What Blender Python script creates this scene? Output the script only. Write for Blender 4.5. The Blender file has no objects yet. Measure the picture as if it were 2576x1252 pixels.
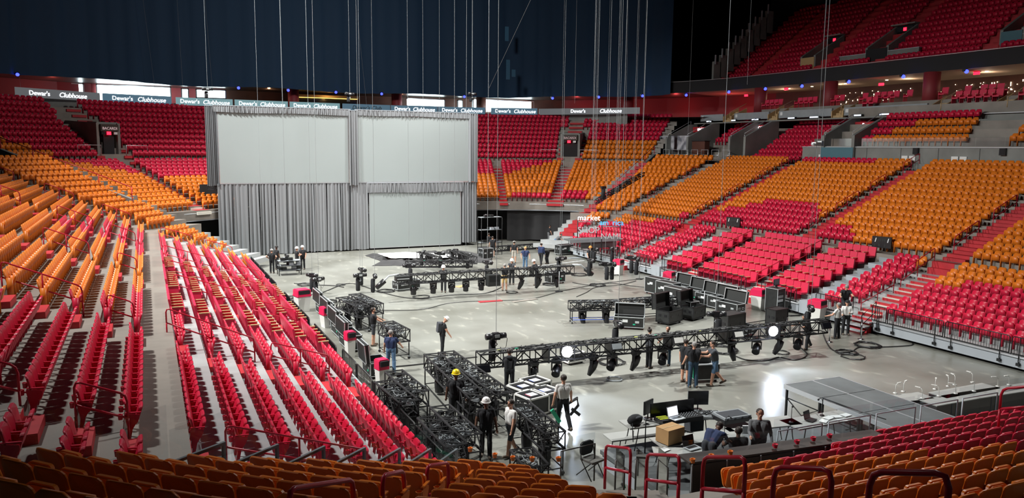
import bpy, bmesh, math, random
import numpy as np
from mathutils import Vector, Matrix, Quaternion
random.seed(7)
sc = bpy.context.scene
COL = sc.collection
# ------------------------------------------------------------------ camera
F, CX, CY, HC = 1935.0, 1288.0, 626.0, 9.0
PITCH, ROLL, YAW = math.radians(7.45), math.radians(0.6), math.radians(25.4)
_fw = np.array([math.sin(YAW)*math.cos(PITCH), math.cos(YAW)*math.cos(PITCH), -math.sin(PITCH)])
_rt = np.array([math.cos(YAW), -math.sin(YAW), 0.0]); _up = np.cross(_rt, _fw)
R0 = _rt*math.cos(ROLL)+_up*math.sin(ROLL); U0 = -_rt*math.sin(ROLL)+_up*math.cos(ROLL)
CP = np.array([0, 0, HC])
cam = bpy.data.cameras.new('camera'); cam.sensor_width = 36; cam.lens = 36*F/2576
cam.clip_start = 0.1; cam.clip_end = 500
camo = bpy.data.objects.new('camera', cam); COL.objects.link(camo)
M4 = Matrix(((R0[0], U0[0], -_fw[0], 0), (R0[1], U0[1], -_fw[1], 0), (R0[2], U0[2], -_fw[2], HC), (0, 0, 0, 1)))
camo.matrix_world = M4
sc.camera = camo
def ray(x, y): return R0*(x-CX)/F-U0*(y-CY)/F+_fw
def G(x, y, z=0.0):            # survey helper: the place on height z seen at a photo point
    r = ray(x, y); t = (z-HC)/r[2]; p = CP+r*t
    return float(p[0]), float(p[1]), float(z)
def GY(x, y, Y):
    r = ray(x, y); p = CP+r*(Y/r[1]); return tuple(float(v) for v in p)
def GX(x, y, X):
    r = ray(x, y); p = CP+r*(X/r[0]); return tuple(float(v) for v in p)
def GD(x, y, D):               # at depth D
    p = CP+ray(x, y)*D; return tuple(float(v) for v in p)
def PJ(p):
    d = np.array(p, float)-CP; z = d@_fw
    return CX+F*(d@R0)/z, CY-F*(d@U0)/z, z
# ------------------------------------------------------------------ world, lights, exposure
sc.view_settings.view_transform = 'Standard'; sc.view_settings.look = 'None'
sc.view_settings.exposure = 0.0; sc.view_settings.gamma = 1.0
sc.view_settings.use_curve_mapping = False
w = bpy.data.worlds.new('world'); sc.world = w; w.use_nodes = True
w.node_tree.nodes['Background'].inputs[0].default_value = (0.55, 0.7, 1.0, 1)
w.node_tree.nodes['Background'].inputs[1].default_value = 0.05
cy = sc.cycles
cy.max_bounces = 5; cy.diffuse_bounces = 2; cy.glossy_bounces = 2; cy.transmission_bounces = 4; cy.transparent_max_bounces = 8
cy.caustics_reflective = False; cy.caustics_refractive = False; cy.sample_clamp_indirect = 4
cy.use_denoising = True
try: cy.denoiser = 'OPENIMAGEDENOISE'
except Exception: pass
def area(name, loc, power, size, color=(1, 1, 1), target=None, spread=180):
    l = bpy.data.lights.new(name, 'AREA'); l.energy = power; l.size = size; l.color = color
    l.spread = math.radians(spread)
    o = bpy.data.objects.new(name, l); COL.objects.link(o); o.location = loc
    d = Vector(target or (loc[0], loc[1], 0))-Vector(loc)
    o.rotation_euler = d.to_track_quat('-Z', 'Y').to_euler()
    return o
for x, y, pw in [(-9, 28, 4300), (-9, 44, 5400), (-6, 60, 4600), (30, 26, 2500), (32, 44, 2600), (28, 60, 2400)]:
    area('arena_high_bay_light', (x, y, 27), pw, 1.6, (1.0, 1.0, 0.97), target=(17, y+1, 0), spread=92)
# house lights over the concourse at the far end, washing the end stands
area('end_stand_house_light', (19, 58, 26), 2600, 2.5, (1, 0.95, 0.9), target=(19, 82, 8), spread=150)
def spot(name, loc, target, power, angle, color=(1, 1, 1), blend=.4, r=.12):
    l = bpy.data.lights.new(name, 'SPOT'); l.energy = power; l.spot_size = math.radians(angle); l.color = color
    l.spot_blend = blend; l.shadow_soft_size = r
    o = bpy.data.objects.new(name, l); COL.objects.link(o); o.location = loc
    o.rotation_euler = (Vector(target)-Vector(loc)).to_track_quat('-Z', 'Y').to_euler()
def point(name, loc, power, color=(1, 1, 1), r=.1):
    l = bpy.data.lights.new(name, 'POINT'); l.energy = power; l.color = color; l.shadow_soft_size = r
    o = bpy.data.objects.new(name, l); COL.objects.link(o); o.location = loc
# ------------------------------------------------------------------ materials
MATS = {}
def mat(name, col, rough=.6, metal=0.0, noise=0.0, scale=3.0, emit=None, es=1.0, spec=.5, bump=0.0, alpha=1.0, trans=0.0, col2=None, coat=0.0, detail=4.0, roughvar=0.0, ior=1.45):
    m = bpy.data.materials.new(name); m.use_nodes = True
    nt = m.node_tree; b = nt.nodes['Principled BSDF']
    b.inputs['Base Color'].default_value = (*col, 1); b.inputs['Roughness'].default_value = rough
    b.inputs['Metallic'].default_value = metal; b.inputs['Specular IOR Level'].default_value = spec
    b.inputs['Coat Weight'].default_value = coat
    if alpha < 1: b.inputs['Alpha'].default_value = alpha
    if trans: b.inputs['Transmission Weight'].default_value = trans; b.inputs['IOR'].default_value = ior
    if emit: b.inputs['Emission Color'].default_value = (*emit, 1); b.inputs['Emission Strength'].default_value = es
    if noise or bump or roughvar or col2:
        tc = nt.nodes.new('ShaderNodeTexCoord'); nz = nt.nodes.new('ShaderNodeTexNoise')
        nz.inputs['Scale'].default_value = scale; nz.inputs['Detail'].default_value = detail
        nt.links.new(tc.outputs['Object'], nz.inputs['Vector'])
        if noise or col2:
            mx = nt.nodes.new('ShaderNodeMix'); mx.data_type = 'RGBA'
            c2 = col2 or tuple(max(0, c*(1-noise)) for c in col)
            mx.inputs[6].default_value = (*col, 1); mx.inputs[7].default_value = (*c2, 1)
            rp = nt.nodes.new('ShaderNodeMapRange'); rp.inputs[1].default_value = .35; rp.inputs[2].default_value = .65
            nt.links.new(nz.outputs['Fac'], rp.inputs[0]); nt.links.new(rp.outputs[0], mx.inputs[0])
            nt.links.new(mx.outputs[2], b.inputs['Base Color'])
        if roughvar:
            r2 = nt.nodes.new('ShaderNodeMapRange'); r2.inputs[1].default_value = .3; r2.inputs[2].default_value = .7
            r2.inputs[3].default_value = rough-roughvar; r2.inputs[4].default_value = rough+roughvar
            nt.links.new(nz.outputs['Fac'], r2.inputs[0]); nt.links.new(r2.outputs[0], b.inputs['Roughness'])
        if bump:
            bp = nt.nodes.new('ShaderNodeBump'); bp.inputs['Strength'].default_value = bump; bp.inputs['Distance'].default_value = .01
            nt.links.new(nz.outputs['Fac'], bp.inputs['Height']); nt.links.new(bp.outputs[0], b.inputs['Normal'])
    MATS[name] = m
    return m
def emat(name, col, s): return mat(name, (0.02, 0.02, 0.02), .5, emit=col, es=s)
mat('orange_plastic', (0.78, 0.195, 0.014), .40, noise=.12, scale=2)
mat('orange_fabric', (0.62, 0.13, 0.03), .5)
mat('crimson_plastic', (0.62, 0.012, 0.050), .40, noise=.12, scale=2)
mat('crimson_vinyl', (0.62, 0.018, 0.065), .45)
mat('dark_hollow', (0.03, 0.015, 0.012), .8)
mat('handrail_red', (0.50, 0.012, 0.035), .35)
mat('step_red', (0.50, 0.02, 0.03), .6, noise=.2, scale=1.5)
mat('step_white', (0.72, 0.70, 0.62), .5)
mat('concrete_deck', (0.27, 0.245, 0.215), .5, noise=.25, scale=.7, roughvar=.12)
mat('light_deck', (0.42, 0.44, 0.44), .38, noise=.15, scale=.8)
mat('concrete_wall', (0.24, 0.25, 0.235), .65, noise=.3, scale=.5)
mat('grey_panel', (0.30, 0.33, 0.35), .5, noise=.1)
mat('grey_steel', (0.42, 0.46, 0.50), .4, .1)
mat('pale_steel', (0.60, 0.63, 0.66), .3, .5)
mat('black_metal', (0.012, 0.013, 0.014), .38, .2)
mat('black_matte', (0.010, 0.010, 0.012), .8)
mat('black_plastic', (0.014, 0.014, 0.016), .35)
mat('black_case', (0.022, 0.024, 0.024), .5, noise=.3, scale=6)
mat('case_foam', (0.035, 0.037, 0.036), .9)
mat('aluminium', (0.66, 0.70, 0.72), .35, .5)
mat('chrome', (0.75, 0.77, 0.8), .15, 1.0)
mat('cable_black', (0.010, 0.010, 0.011), .45)
mat('cable_orange', (0.55, 0.12, 0.03), .5)
mat('wire_steel', (0.30, 0.33, 0.34), .5, .3)
mat('wood_tan', (0.58, 0.40, 0.20), .45, noise=.3, scale=4)
mat('cardboard', (0.50, 0.30, 0.13), .8, noise=.1)
mat('white_plastic', (0.78, 0.78, 0.74), .4)
mat('white_cloth', (0.80, 0.81, 0.80), .8)
mat('bin_red', (0.72, 0.02, 0.09), .4)
mat('table_white', (0.42, 0.43, 0.41), .4, noise=.06)
mat('stage_grey', (0.13, 0.145, 0.15), .55, noise=.25, scale=1.2)
mat('brown_wall', (0.11, 0.04, 0.025), .6, noise=.3, scale=.8)
mat('maroon_wall', (0.22, 0.02, 0.025), .6)
mat('counter_brown', (0.06, 0.05, 0.045), .35)
mat('tan_wall', (0.50, 0.33, 0.15), .6)
mat('ceiling_cream', (0.55, 0.45, 0.35), .8)
mat('led_white', (0.02, 0.02, 0.02), .5, emit=(0.86, 0.93, 1.0), es=3.0)
emat('window_glow', (0.80, 0.97, 1.0), 8.0)
emat('blue_led', (0.02, 0.03, 1.0), 9.0)
emat('blue_core', (0.25, 0.4, 1.0), 30.0)
emat('red_exit', (1.0, 0.01, 0.03), 5.0)
emat('pin_light', (1.0, 0.85, 0.6), 5.0)
emat('yellow_light', (1.0, 0.62, 0.12), 4.0)
emat('ad_teal', (0.30, 0.55, 0.60), .55)
emat('ad_grey', (0.34, 0.36, 0.38), .28)
emat('ad_blue', (0.13, 0.28, 0.40), .45)
emat('lamp_beam', (0.80, 0.86, 1.0), 60.0)
emat('screen_on', (0.75, 0.85, 1.0), 1.6)
emat('sign_white', (1, 1, 1), 2.0)
emat('sign_blue', (0.05, 0.45, 1.0), 1.6)
mat('screen_off', (0.006, 0.006, 0.008), .25)
mat('denim_blue', (0.10, 0.19, 0.32), .85, noise=.2, scale=8)
mat('denim_dark', (0.03, 0.065, 0.11), .85)
mat('skin', (0.58, 0.31, 0.21), .55)
mat('skin_dark', (0.14, 0.07, 0.045), .5)
mat('hair_dark', (0.025, 0.016, 0.012), .6)
mat('hair_grey', (0.25, 0.24, 0.23), .7)
mat('cloth_black', (0.012, 0.013, 0.016), .85)
mat('cloth_navy', (0.02, 0.035, 0.10), .85)
mat('cloth_charcoal', (0.05, 0.055, 0.065), .85)
mat('cloth_grey', (0.15, 0.155, 0.165), .85)
mat('cloth_tee_white', (0.72, 0.72, 0.70), .85)
mat('cloth_khaki', (0.50, 0.34, 0.14), .85)
mat('cloth_beige', (0.48, 0.45, 0.40), .85)
mat('helmet_white', (0.82, 0.82, 0.8), .3)
mat('helmet_yellow', (0.85, 0.65, 0.02), .3)
mat('helmet_orange', (0.9, 0.33, 0.05), .3)
mat('green_tape', (0.02, 0.55, 0.30), .5)
mat('yellow_tape', (0.7, 0.8, 0.03), .5)
mat('blue_paint', (0.03, 0.10, 0.55), .4)
mat('label_white', (0.75, 0.78, 0.78), .6)
mat('teal_panel', (0.06, 0.16, 0.20), .5)
mat('cushion_grey', (0.16, 0.155, 0.14), .7)
mat('shoe_brown', (0.10, 0.075, 0.055), .7)
def glassy(name, tint, a):
    m = bpy.data.materials.new(name); m.use_nodes = True; nt = m.node_tree; nt.nodes.clear()
    o = nt.nodes.new('ShaderNodeOutputMaterial'); t = nt.nodes.new('ShaderNodeBsdfTransparent'); g = nt.nodes.new('ShaderNodeBsdfGlossy')
    t.inputs[0].default_value = (*tint, 1); g.inputs['Roughness'].default_value = .05
    fr = nt.nodes.new('ShaderNodeFresnel'); mx = nt.nodes.new('ShaderNodeMixShader')
    ad = nt.nodes.new('ShaderNodeMath'); ad.operation = 'ADD'; ad.inputs[1].default_value = a
    nt.links.new(fr.outputs[0], ad.inputs[0]); nt.links.new(ad.outputs[0], mx.inputs[0])
    nt.links.new(t.outputs[0], mx.inputs[1]); nt.links.new(g.outputs[0], mx.inputs[2]); nt.links.new(mx.outputs[0], o.inputs[0])
    MATS[name] = m
glassy('glass', (.90, .93, .95), .03)
# floor: sealed concrete with worn patches and scuffs
m = mat('arena_floor', (0.40, 0.39, 0.34), .3)
nt = m.node_tree; b = nt.nodes['Principled BSDF']
tc = nt.nodes.new('ShaderNodeTexCoord')
n1 = nt.nodes.new('ShaderNodeTexNoise'); n1.inputs['Scale'].default_value = .22; n1.inputs['Detail'].default_value = 6
n2 = nt.nodes.new('ShaderNodeTexNoise'); n2.inputs['Scale'].default_value = 1.7; n2.inputs['Detail'].default_value = 5
mp = nt.nodes.new('ShaderNodeMapping'); mp.inputs['Scale'].default_value = (1, .45, 1)
for n in (n1, mp): nt.links.new(tc.outputs['Object'], n.inputs['Vector'])
nt.links.new(mp.outputs[0], n2.inputs['Vector'])
cr = nt.nodes.new('ShaderNodeValToRGB'); cr.color_ramp.elements[0].position = .36; cr.color_ramp.elements[0].color = (0.165, 0.165, 0.142, 1)
cr.color_ramp.elements[1].position = .62; cr.color_ramp.elements[1].color = (0.255, 0.258, 0.232, 1)
nt.links.new(n1.outputs['Fac'], cr.inputs[0])
c2 = nt.nodes.new('ShaderNodeValToRGB'); c2.color_ramp.elements[0].position = .6; c2.color_ramp.elements[0].color = (0, 0, 0, 1)
c2.color_ramp.elements[1].position = .72; c2.color_ramp.elements[1].color = (1, 1, 1, 1)
nt.links.new(n2.outputs['Fac'], c2.inputs[0])
mx = nt.nodes.new('ShaderNodeMix'); mx.data_type = 'RGBA'; mx.inputs[7].default_value = (0.44, 0.435, 0.375, 1)
ml = nt.nodes.new('ShaderNodeMath'); ml.operation = 'MULTIPLY'; ml.inputs[1].default_value = .6
nt.links.new(c2.outputs[0], ml.inputs[0]); nt.links.new(ml.outputs[0], mx.inputs[0]); nt.links.new(cr.outputs[0], mx.inputs[6])
nt.links.new(mx.outputs[2], b.inputs['Base Color'])
rr = nt.nodes.new('ShaderNodeMapRange'); rr.inputs[3].default_value = .22; rr.inputs[4].default_value = .42
nt.links.new(n2.outputs['Fac'], rr.inputs[0]); nt.links.new(rr.outputs[0], b.inputs['Roughness'])
# satin drape: pale grey with a fine weave
def drapemat(name, c, r):
    m = mat(name, c, r, spec=.6); nt = m.node_tree; b = nt.nodes['Principled BSDF']
    b.inputs['Sheen Weight'].default_value = .2
drapemat('drape_silver', (0.235, 0.25, 0.265), .4)
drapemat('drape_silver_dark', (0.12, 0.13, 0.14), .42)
drapemat('drape_black', (0.008, 0.008, 0.010), .7)
m = mat('drape_navy', (0.006, 0.036, 0.085), .8)
mat('projection_cloth', (0.33, 0.375, 0.375), .75, noise=.03, scale=.3)
# club wall speckled with little lamps is built from geometry; upper seats share the crimson plastic
# ------------------------------------------------------------------ mesh builder
class MB:
    def __init__(s): s.v = []; s.f = []; s.m = []; s.mats = []; s.sm = []
    def mi(s, name):
        if name not in s.mats: s.mats.append(name)
        return s.mats.index(name)
    def raw(s, vs, fs, m, smooth=False, M=None):
        o = len(s.v); k = s.mi(m)
        if M is not None: vs = [tuple(M @ Vector(p)) for p in vs]
        s.v.extend(vs); s.f.extend([tuple(i+o for i in f) for f in fs]); s.m.extend([k]*len(fs)); s.sm.extend([smooth]*len(fs))
        return s
    def box(s, c, d, m, rz=0.0, M=None):
        x, y, z = d[0]/2, d[1]/2, d[2]/2
        vs = [(a*x, b_*y, e*z) for e in (-1, 1) for b_ in (-1, 1) for a in (-1, 1)]
        if rz: cc, ss = math.cos(rz), math.sin(rz); vs = [(p[0]*cc-p[1]*ss, p[0]*ss+p[1]*cc, p[2]) for p in vs]
        vs = [(p[0]+c[0], p[1]+c[1], p[2]+c[2]) for p in vs]
        return s.raw(vs, [(0, 2, 3, 1), (4, 5, 7, 6), (0, 1, 5, 4), (2, 6, 7, 3), (0, 4, 6, 2), (1, 3, 7, 5)], m, M=M)
    def bar(s, p, q, w_, h_, m):      # rectangular bar from p to q
        p = Vector(p); q = Vector(q); d = q-p; L = d.length
        if L < 1e-6: return s
        M = Matrix.Translation((p+q)/2) @ d.to_track_quat('Y', 'Z').to_matrix().to_4x4()
        return s.box((0, 0, 0), (w_, L, h_), m, M=M)
    def tube(s, pts, r, m, n=6, closed=False, caps=True):
        pts = [Vector(p) for p in pts]; N = len(pts); rs = r if isinstance(r, (list, tuple)) else [r]*N
        vs = []; up = None
        for i, p in enumerate(pts):
            a = pts[i-1] if (i > 0 or closed) else p; b_ = pts[(i+1) % N] if (i < N-1 or closed) else p
            d = (b_-a)
            if d.length < 1e-9: d = Vector((0, 0, 1))
            d.normalize()
            if up is None: up = Vector((0, 0, 1)) if abs(d.z) < .9 else Vector((1, 0, 0))
            u = up-d*up.dot(d)
            if u.length < 1e-4: u = Vector((1, 0, 0))-d*d.x
            u.normalize(); up = u; v = d.cross(u)
            for k in range(n):
                t = 2*math.pi*k/n; vs.append(tuple(p+(u*math.cos(t)+v*math.sin(t))*rs[i]))
        fs = []
        for i in range(N if closed else N-1):
            j = (i+1) % N
            for k in range(n): fs.append((i*n+k, i*n+(k+1) % n, j*n+(k+1) % n, j*n+k))
        if caps and not closed: fs.append(tuple(range(n))[::-1]); fs.append(tuple(range((N-1)*n, N*n)))
        return s.raw(vs, fs, m, smooth=n > 5)
    def cyl(s, p, q, r0, r1, m, n=12): return s.tube([p, q], [r0, r1], m, n)
    def lathe(s, prof, m, n=16, M=None, arc=2*math.pi):
        vs = []; fs = []; full = abs(arc-2*math.pi) < 1e-6; nn = n if full else n+1
        for r, z in prof:
            for k in range(nn): t = arc*k/n; vs.append((r*math.cos(t), r*math.sin(t), z))
        for i in range(len(prof)-1):
            for k in range(n): fs.append((i*nn+k, i*nn+(k+1) % nn, (i+1)*nn+(k+1) % nn, (i+1)*nn+k))
        return s.raw(vs, fs, m, smooth=True, M=M)
    def ball(s, c, r, m, seg=10, sc_=(1, 1, 1), M=None):
        prof = [(r*math.sin(math.pi*i/6), -r*math.cos(math.pi*i/6)) for i in range(7)]
        T = Matrix.Translation(c) @ Matrix.Diagonal((*sc_, 1))
        return s.lathe([(max(a, 1e-4), b_) for a, b_ in prof], m, seg, M=(M @ T) if M is not None else T)
    def slab(s, outline, y0, y1, m, M=None, smooth=False):     # outline in x,z extruded from y0 to y1 (callables allowed)
        n = len(outline); g = lambda f, p: f(p) if callable(f) else f
        vs = [(p[0], g(y0, p), p[1]) for p in outline]+[(p[0], g(y1, p), p[1]) for p in outline]
        fs = [tuple(range(n)), tuple(range(2*n-1, n-1, -1))]+[(i, i+n, (i+1) % n+n, (i+1) % n) for i in range(n)]
        return s.raw(vs, fs, m, M=M, smooth=smooth)
    def prism(s, outline, z0, z1, m, M=None):                  # plan outline x,y from z0 to z1
        n = len(outline)
        vs = [(p[0], p[1], z0) for p in outline]+[(p[0], p[1], z1) for p in outline]
        fs = [tuple(range(n))[::-1], tuple(range(n, 2*n))]+[(i, (i+1) % n, (i+1) % n+n, i+n) for i in range(n)]
        return s.raw(vs, fs, m, M=M)
    def quad(s, a, b_, c, d, m): return s.raw([a, b_, c, d], [(0, 1, 2, 3)], m)
    def mesh(s, name):
        me = bpy.data.meshes.new(name); me.from_pydata(s.v, [], s.f)
        for k in s.mats: me.materials.append(MATS[k])
        me.polygons.foreach_set('material_index', s.m); me.polygons.foreach_set('use_smooth', s.sm)
        me.update(); return me
    def build(s, name, parent=None, label=None, loc=None):
        o = bpy.data.objects.new(name, s.mesh(name)); COL.objects.link(o)
        if parent: o.parent = parent
        if label: o['label'] = label
        if loc: o.location = loc
        return o
def T(name, label, cat, loc=(0, 0, 0), rz=0.0, group=None):
    o = bpy.data.objects.new(name, None); COL.objects.link(o); o.location = loc; o.rotation_euler = (0, 0, rz)
    o.empty_display_size = .1; o['label'] = label; o['category'] = cat
    if group: o['group'] = group
    return o
def single(name, mb, label, cat, loc=None, rz=0.0, group=None):
    o = mb.build(name); o['label'] = label; o['category'] = cat
    if loc: o.location = loc
    o.rotation_euler = (0, 0, rz)
    if group: o['group'] = group
    return o
def S(name, mb):
    o = mb.build(name); o['kind'] = 'structure'; return o
def STUFF(name, mb, label, cat):
    o = mb.build(name); o['kind'] = 'stuff'; o['label'] = label; o['category'] = cat; return o
def dup(src, loc, rz, label=None, group=None):
    r = src.copy(); COL.objects.link(r); r.location = loc; r.rotation_euler = (0, 0, rz)
    if label: r['label'] = label
    if group: r['group'] = group
    for ch in src.children:
        c = ch.copy(); COL.objects.link(c); c.parent = r
        for g in ch.children:
            d = g.copy(); COL.objects.link(d); d.parent = c
    return r
_o1 = 'first second third fourth fifth sixth seventh eighth ninth tenth eleventh twelfth thirteenth fourteenth fifteenth sixteenth seventeenth eighteenth nineteenth'.split()
_t = 'twenty thirty forty fifty sixty seventy eighty ninety'.split(); _tt = 'twentieth thirtieth fortieth fiftieth sixtieth seventieth eightieth ninetieth'.split()
def ordn(n):
    if n < 20: return _o1[n-1]
    a, b_ = divmod(n, 10)
    return _tt[a-2] if b_ == 0 else _t[a-2]+'-'+_o1[b_-1]
def text(name, body, size, m, parent=None, M=None, ext=.01, label=None, align='CENTER', shear=0.0):
    cu = bpy.data.curves.new(name, 'FONT'); cu.body = body; cu.size = size; cu.align_x = align; cu.extrude = ext; cu.shear = shear
    cu.resolution_u = 3
    tmp = bpy.data.objects.new(name, cu); COL.objects.link(tmp)
    dg = bpy.context.evaluated_depsgraph_get(); me = bpy.data.meshes.new_from_object(tmp.evaluated_get(dg))
    bpy.data.objects.remove(tmp); me.materials.clear(); me.materials.append(MATS[m])
    o = bpy.data.objects.new(name, me); COL.objects.link(o)
    if parent: o.parent = parent
    if M is not None: o.matrix_local = M
    if label: o['label'] = label
    return o
def upright(p, nx, ny):   # matrix that stands text upright at p, facing direction (nx, ny)
    n = Vector((nx, ny, 0)).normalized(); x = Vector((-n.y, n.x, 0)); z = Vector((0, 0, 1))
    return Matrix(((x.x, z.x, n.x, p[0]), (x.y, z.y, n.y, p[1]), (0, 1, 0, p[2]), (0, 0, 0, 1)))
# ================================================================== THE BOWL
NX0, NY0 = 13.5, 22.9            # centre of the curved near corner
RC = (25.5, 51.8); LC = (13.5, 51.8)   # centres of the far corners
def dk(k): return .6+.87*k if k < 7 else 7.0+.8*(k-7)
def zk(k): return .7+.3*k if k < 7 else 3.15+.35*(k-7)
SEATS = []      # (x, y, z, rz, colour, kind, block, row, idx)
def face(fx, fy): return math.atan2(fx, -fy)
def put(x, y, z, rz, colr, kind, block, row, idx): SEATS.append((x, y, z, rz, colr, kind, block, row, idx))
PITCH_S = .48
def row_line(P, Q, z, rz, colf, block, row, pitch=PITCH_S, kind='plastic'):
    dx, dy = Q[0]-P[0], Q[1]-P[1]; L = math.hypot(dx, dy); n = int(L/pitch+.05)
    if n < 1: return
    off = (L-n*pitch)/2
    for i in range(n):
        t = (off+pitch*(i+.5))/L; x, y = P[0]+dx*t, P[1]+dy*t
        put(x, y, z, rz, colf(x, y, row, i), kind, block, row, i)
def interp(x, tab):
    for (a, fa), (b_, fb) in zip(tab, tab[1:]):
        if x <= b_: return fa+(fb-fa)*max(0, (x-a))/(b_-a)
    return tab[-1][1]
RT = [(14, 4.6), (24, 4.1), (26, 3.5), (28.9, 6.9), (32.6, 6.5), (33.6, 7), (35.5, 8.7), (37.6, 8.7), (39.9, 11.3), (44.2, 11.8), (46.2, 9.6), (49.3, 7.8), (51, 7), (52.4, 6.2), (54.7, 5.2), (57.6, 4.2), (61, 5)]
def col_right(x, y, k, i):
    if k > 19.2 and 41 < y < 49: return 'c'
    return 'c' if k < interp(y, RT) else 'o'
LF = {7: (41, 51.5), 8: (43, 51), 9: (42.7, 51.4), 10: (42, 48.6), 11: (41.7, 45.4)}
LN = {7: 30.6, 8: 27.6, 9: 26, 10: 25.5, 11: 23.5, 12: 22, 13: 19}
def col_left(x, y, k, i):
    if k < 7: return 'c' if y < 54.6 else 'o'
    if k in LF and LF[k][0] < y < LF[k][1]: return 'c'
    if y < LN.get(k, 17): return 'c'
    if k > 16 and y > 48 and y < 53: return 'c'
    return 'o'
BEND = math.radians(36)
def bend_pt(sgn, k, s, Yb=57.9):
    X0 = 32.5+dk(k) if sgn > 0 else 6.5-dk(k)
    return X0-sgn*math.sin(BEND)*s, Yb+math.cos(BEND)*s
def bend_len(k): return 1.6+.42*(k-3) if k < 7 else 3.3+.27*(k-7)
RIGHT_LOW = [(13.8, 26.1), (27.8, 29.9), (45.1, 47.9), (49.3, 57.8)]
RIGHT_PAD = [(31.2, 33.95), (35.25, 40.2), (41.4, 43.6)]
RIGHT_UP = [(13.8, 26.2), (27.9, 36.6), (38.1, 48.4), (49.9, 57.8)]
LEFT_LOW = [(12.5, 14.9), (16.1, 24.2), (25.4, 29.3), (45.1, 45.6), (46.8, 57.0)]
LEFT_PAD = [(30.0, 33.3), (34.5, 39.3), (40.5, 44.4)]
LEFT_UP = [(13.2, 15.0), (16.1, 24.2), (25.6, 34.5), (35.8, 45.3), (46.6, 56.9)]
SIDE_K = {1: 21, -1: 20}
bname = {('R', 0): 'first right-hand', ('R', 1): 'x'}
for sgn in (1, -1):
    rz = face(-sgn, 0)
    for k in range(SIDE_K[sgn]):
        X = 32.5+dk(k) if sgn > 0 else 6.5-dk(k); z = zk(k)
        low, pad, up = (RIGHT_LOW, RIGHT_PAD, RIGHT_UP) if sgn > 0 else (LEFT_LOW, LEFT_PAD, LEFT_UP)
        cf = col_right if sgn > 0 else col_left
        for bi, (a, b_) in enumerate(low if k < 7 else up):
            if k == 0 and sgn > 0 and bi == 1: a += .5
            if sgn < 0 and k < 7 and bi == 0: continue
            if sgn < 0 and k < 7 and bi == 1: a = 16.6
            row_line((X, a), (X, b_), z, rz, cf, ('R' if sgn > 0 else 'L')+('l' if k < 7 else 'u')+str(bi), k)
        if k < 7:
            for bi, (a, b_) in enumerate(pad):
                row_line((X, a), (X, b_), z, rz, cf, ('R' if sgn > 0 else 'L')+'p'+str(bi), k, pitch=.55, kind='padded')
        if k >= 2:       # the bent end block by the far corner ramps
            P = bend_pt(sgn, k, 1.1 if sgn > 0 else 0.6); Q = bend_pt(sgn, k, 1.1+bend_len(k)-(.9 if sgn > 0 else .75))
            rb = math.atan2(-sgn*math.cos(BEND), math.sin(BEND))
            row_line(P, Q, z, rb, (lambda x, y, r, i: 'c' if r < 5 else 'o') if sgn > 0 else (lambda x, y, r, i: 'o'), ('R' if sgn > 0 else 'L')+'e', k)
# upper continuation of the side tier (steeper rows above the cross aisle)
def zup(k): return 7.9+.47*(k-21)
for k in range(21, 29):
    X = 50.2+.8*(k-20)
    row_line((X, 49.9-.35*(k-20)), (X, 55.5), zup(k), face(-1, 0), lambda *a: 'c', 'Rm', k)
for k in range(24, 28):   # three rows above the concrete wall
    X = 51.2+.85*(k-24)
    def cw(x, y, r, i): return 'c' if (r == 27 or (y > 41.5+1.2*(25-r) and r > 23)) else 'o'
    row_line((X, 14), (X, 32.2), 8.85+.6*(k-23), face(-1, 0), cw, 'Rw', k)
    row_line((X, 34.8+.3*(k-24)), (X, 43.6-.5*(27-k)*0), 8.85+.6*(k-23), face(-1, 0), cw, 'Rw', k)
for k in range(24, 29):
    X = 50.2+.8*(k-20)
    row_line((X, 58.6), (X, 63.6), zup(k)+.2, face(-1, 0), lambda *a: 'c', 'Rm', k)
# far end: arcs about the corner centres, steeper above the cross aisle
def zfar(r): return 1.65+.28*(r-11)/.8 if r < 26.6 else 7.41+(r-26.6)*.5/.8
FAR_R = [17.4+.8*i for i in range(12)]+[27.0+.8*i for i in range(10)]
def far_col(right, phi, r):
    if right:
        if phi < 18: return 'o' if r < 22.6 else 'c'
        if phi < 37:
            if r < 18.0 and phi > 22: return 'c'
            return 'o' if r < 21.2+(phi-18)/19*6.2 else 'c'
        if r < 19 and phi < 46: return 'c'
        return 'o' if r < 29.6 else 'c'
    if phi < 35.5: return 'o' if r < 22.9 else 'c'
    return 'o' if r < 23.2+(phi-37)/19*6.4 else 'c'
for right in (True, False):
    cx, cyy = RC if right else LC
    for ri, r in enumerate(FAR_R):
        z = zfar(r); mid = 26.9 < r < 31.9
        if right: blocks = [(-18, 18.6), (20.8, 35.2), (38.2, 54.6)] if r < 26.9 else [(-18, 33.6 if mid else 35.2), (39.8 if mid else 38.2, 55.2)]
        else: blocks = [(-16, 33.2), (36.4, 55.8)] if r < 26.9 else [(-16, 32.4 if mid else 33.4), (39.4 if mid else 38.4, 56.5)]
        for bi, (p0, p1) in enumerate(blocks):
            L = math.radians(p1-p0)*r; n = int(L/PITCH_S)
            for i in range(n):
                ph = math.radians(p0)+(i+.5)/n*math.radians(p1-p0)
                sx = 1 if right else -1
                x, y = cx+sx*r*math.sin(ph), cyy+r*math.cos(ph)
                if (right and x < 27) or (not right and x > 6.8): continue
                put(x, y, z, face(-sx*math.sin(ph), -math.cos(ph)), far_col(right, math.degrees(ph), r), 'plastic', ('F' if right else 'G')+str(bi), ri, i)
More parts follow.
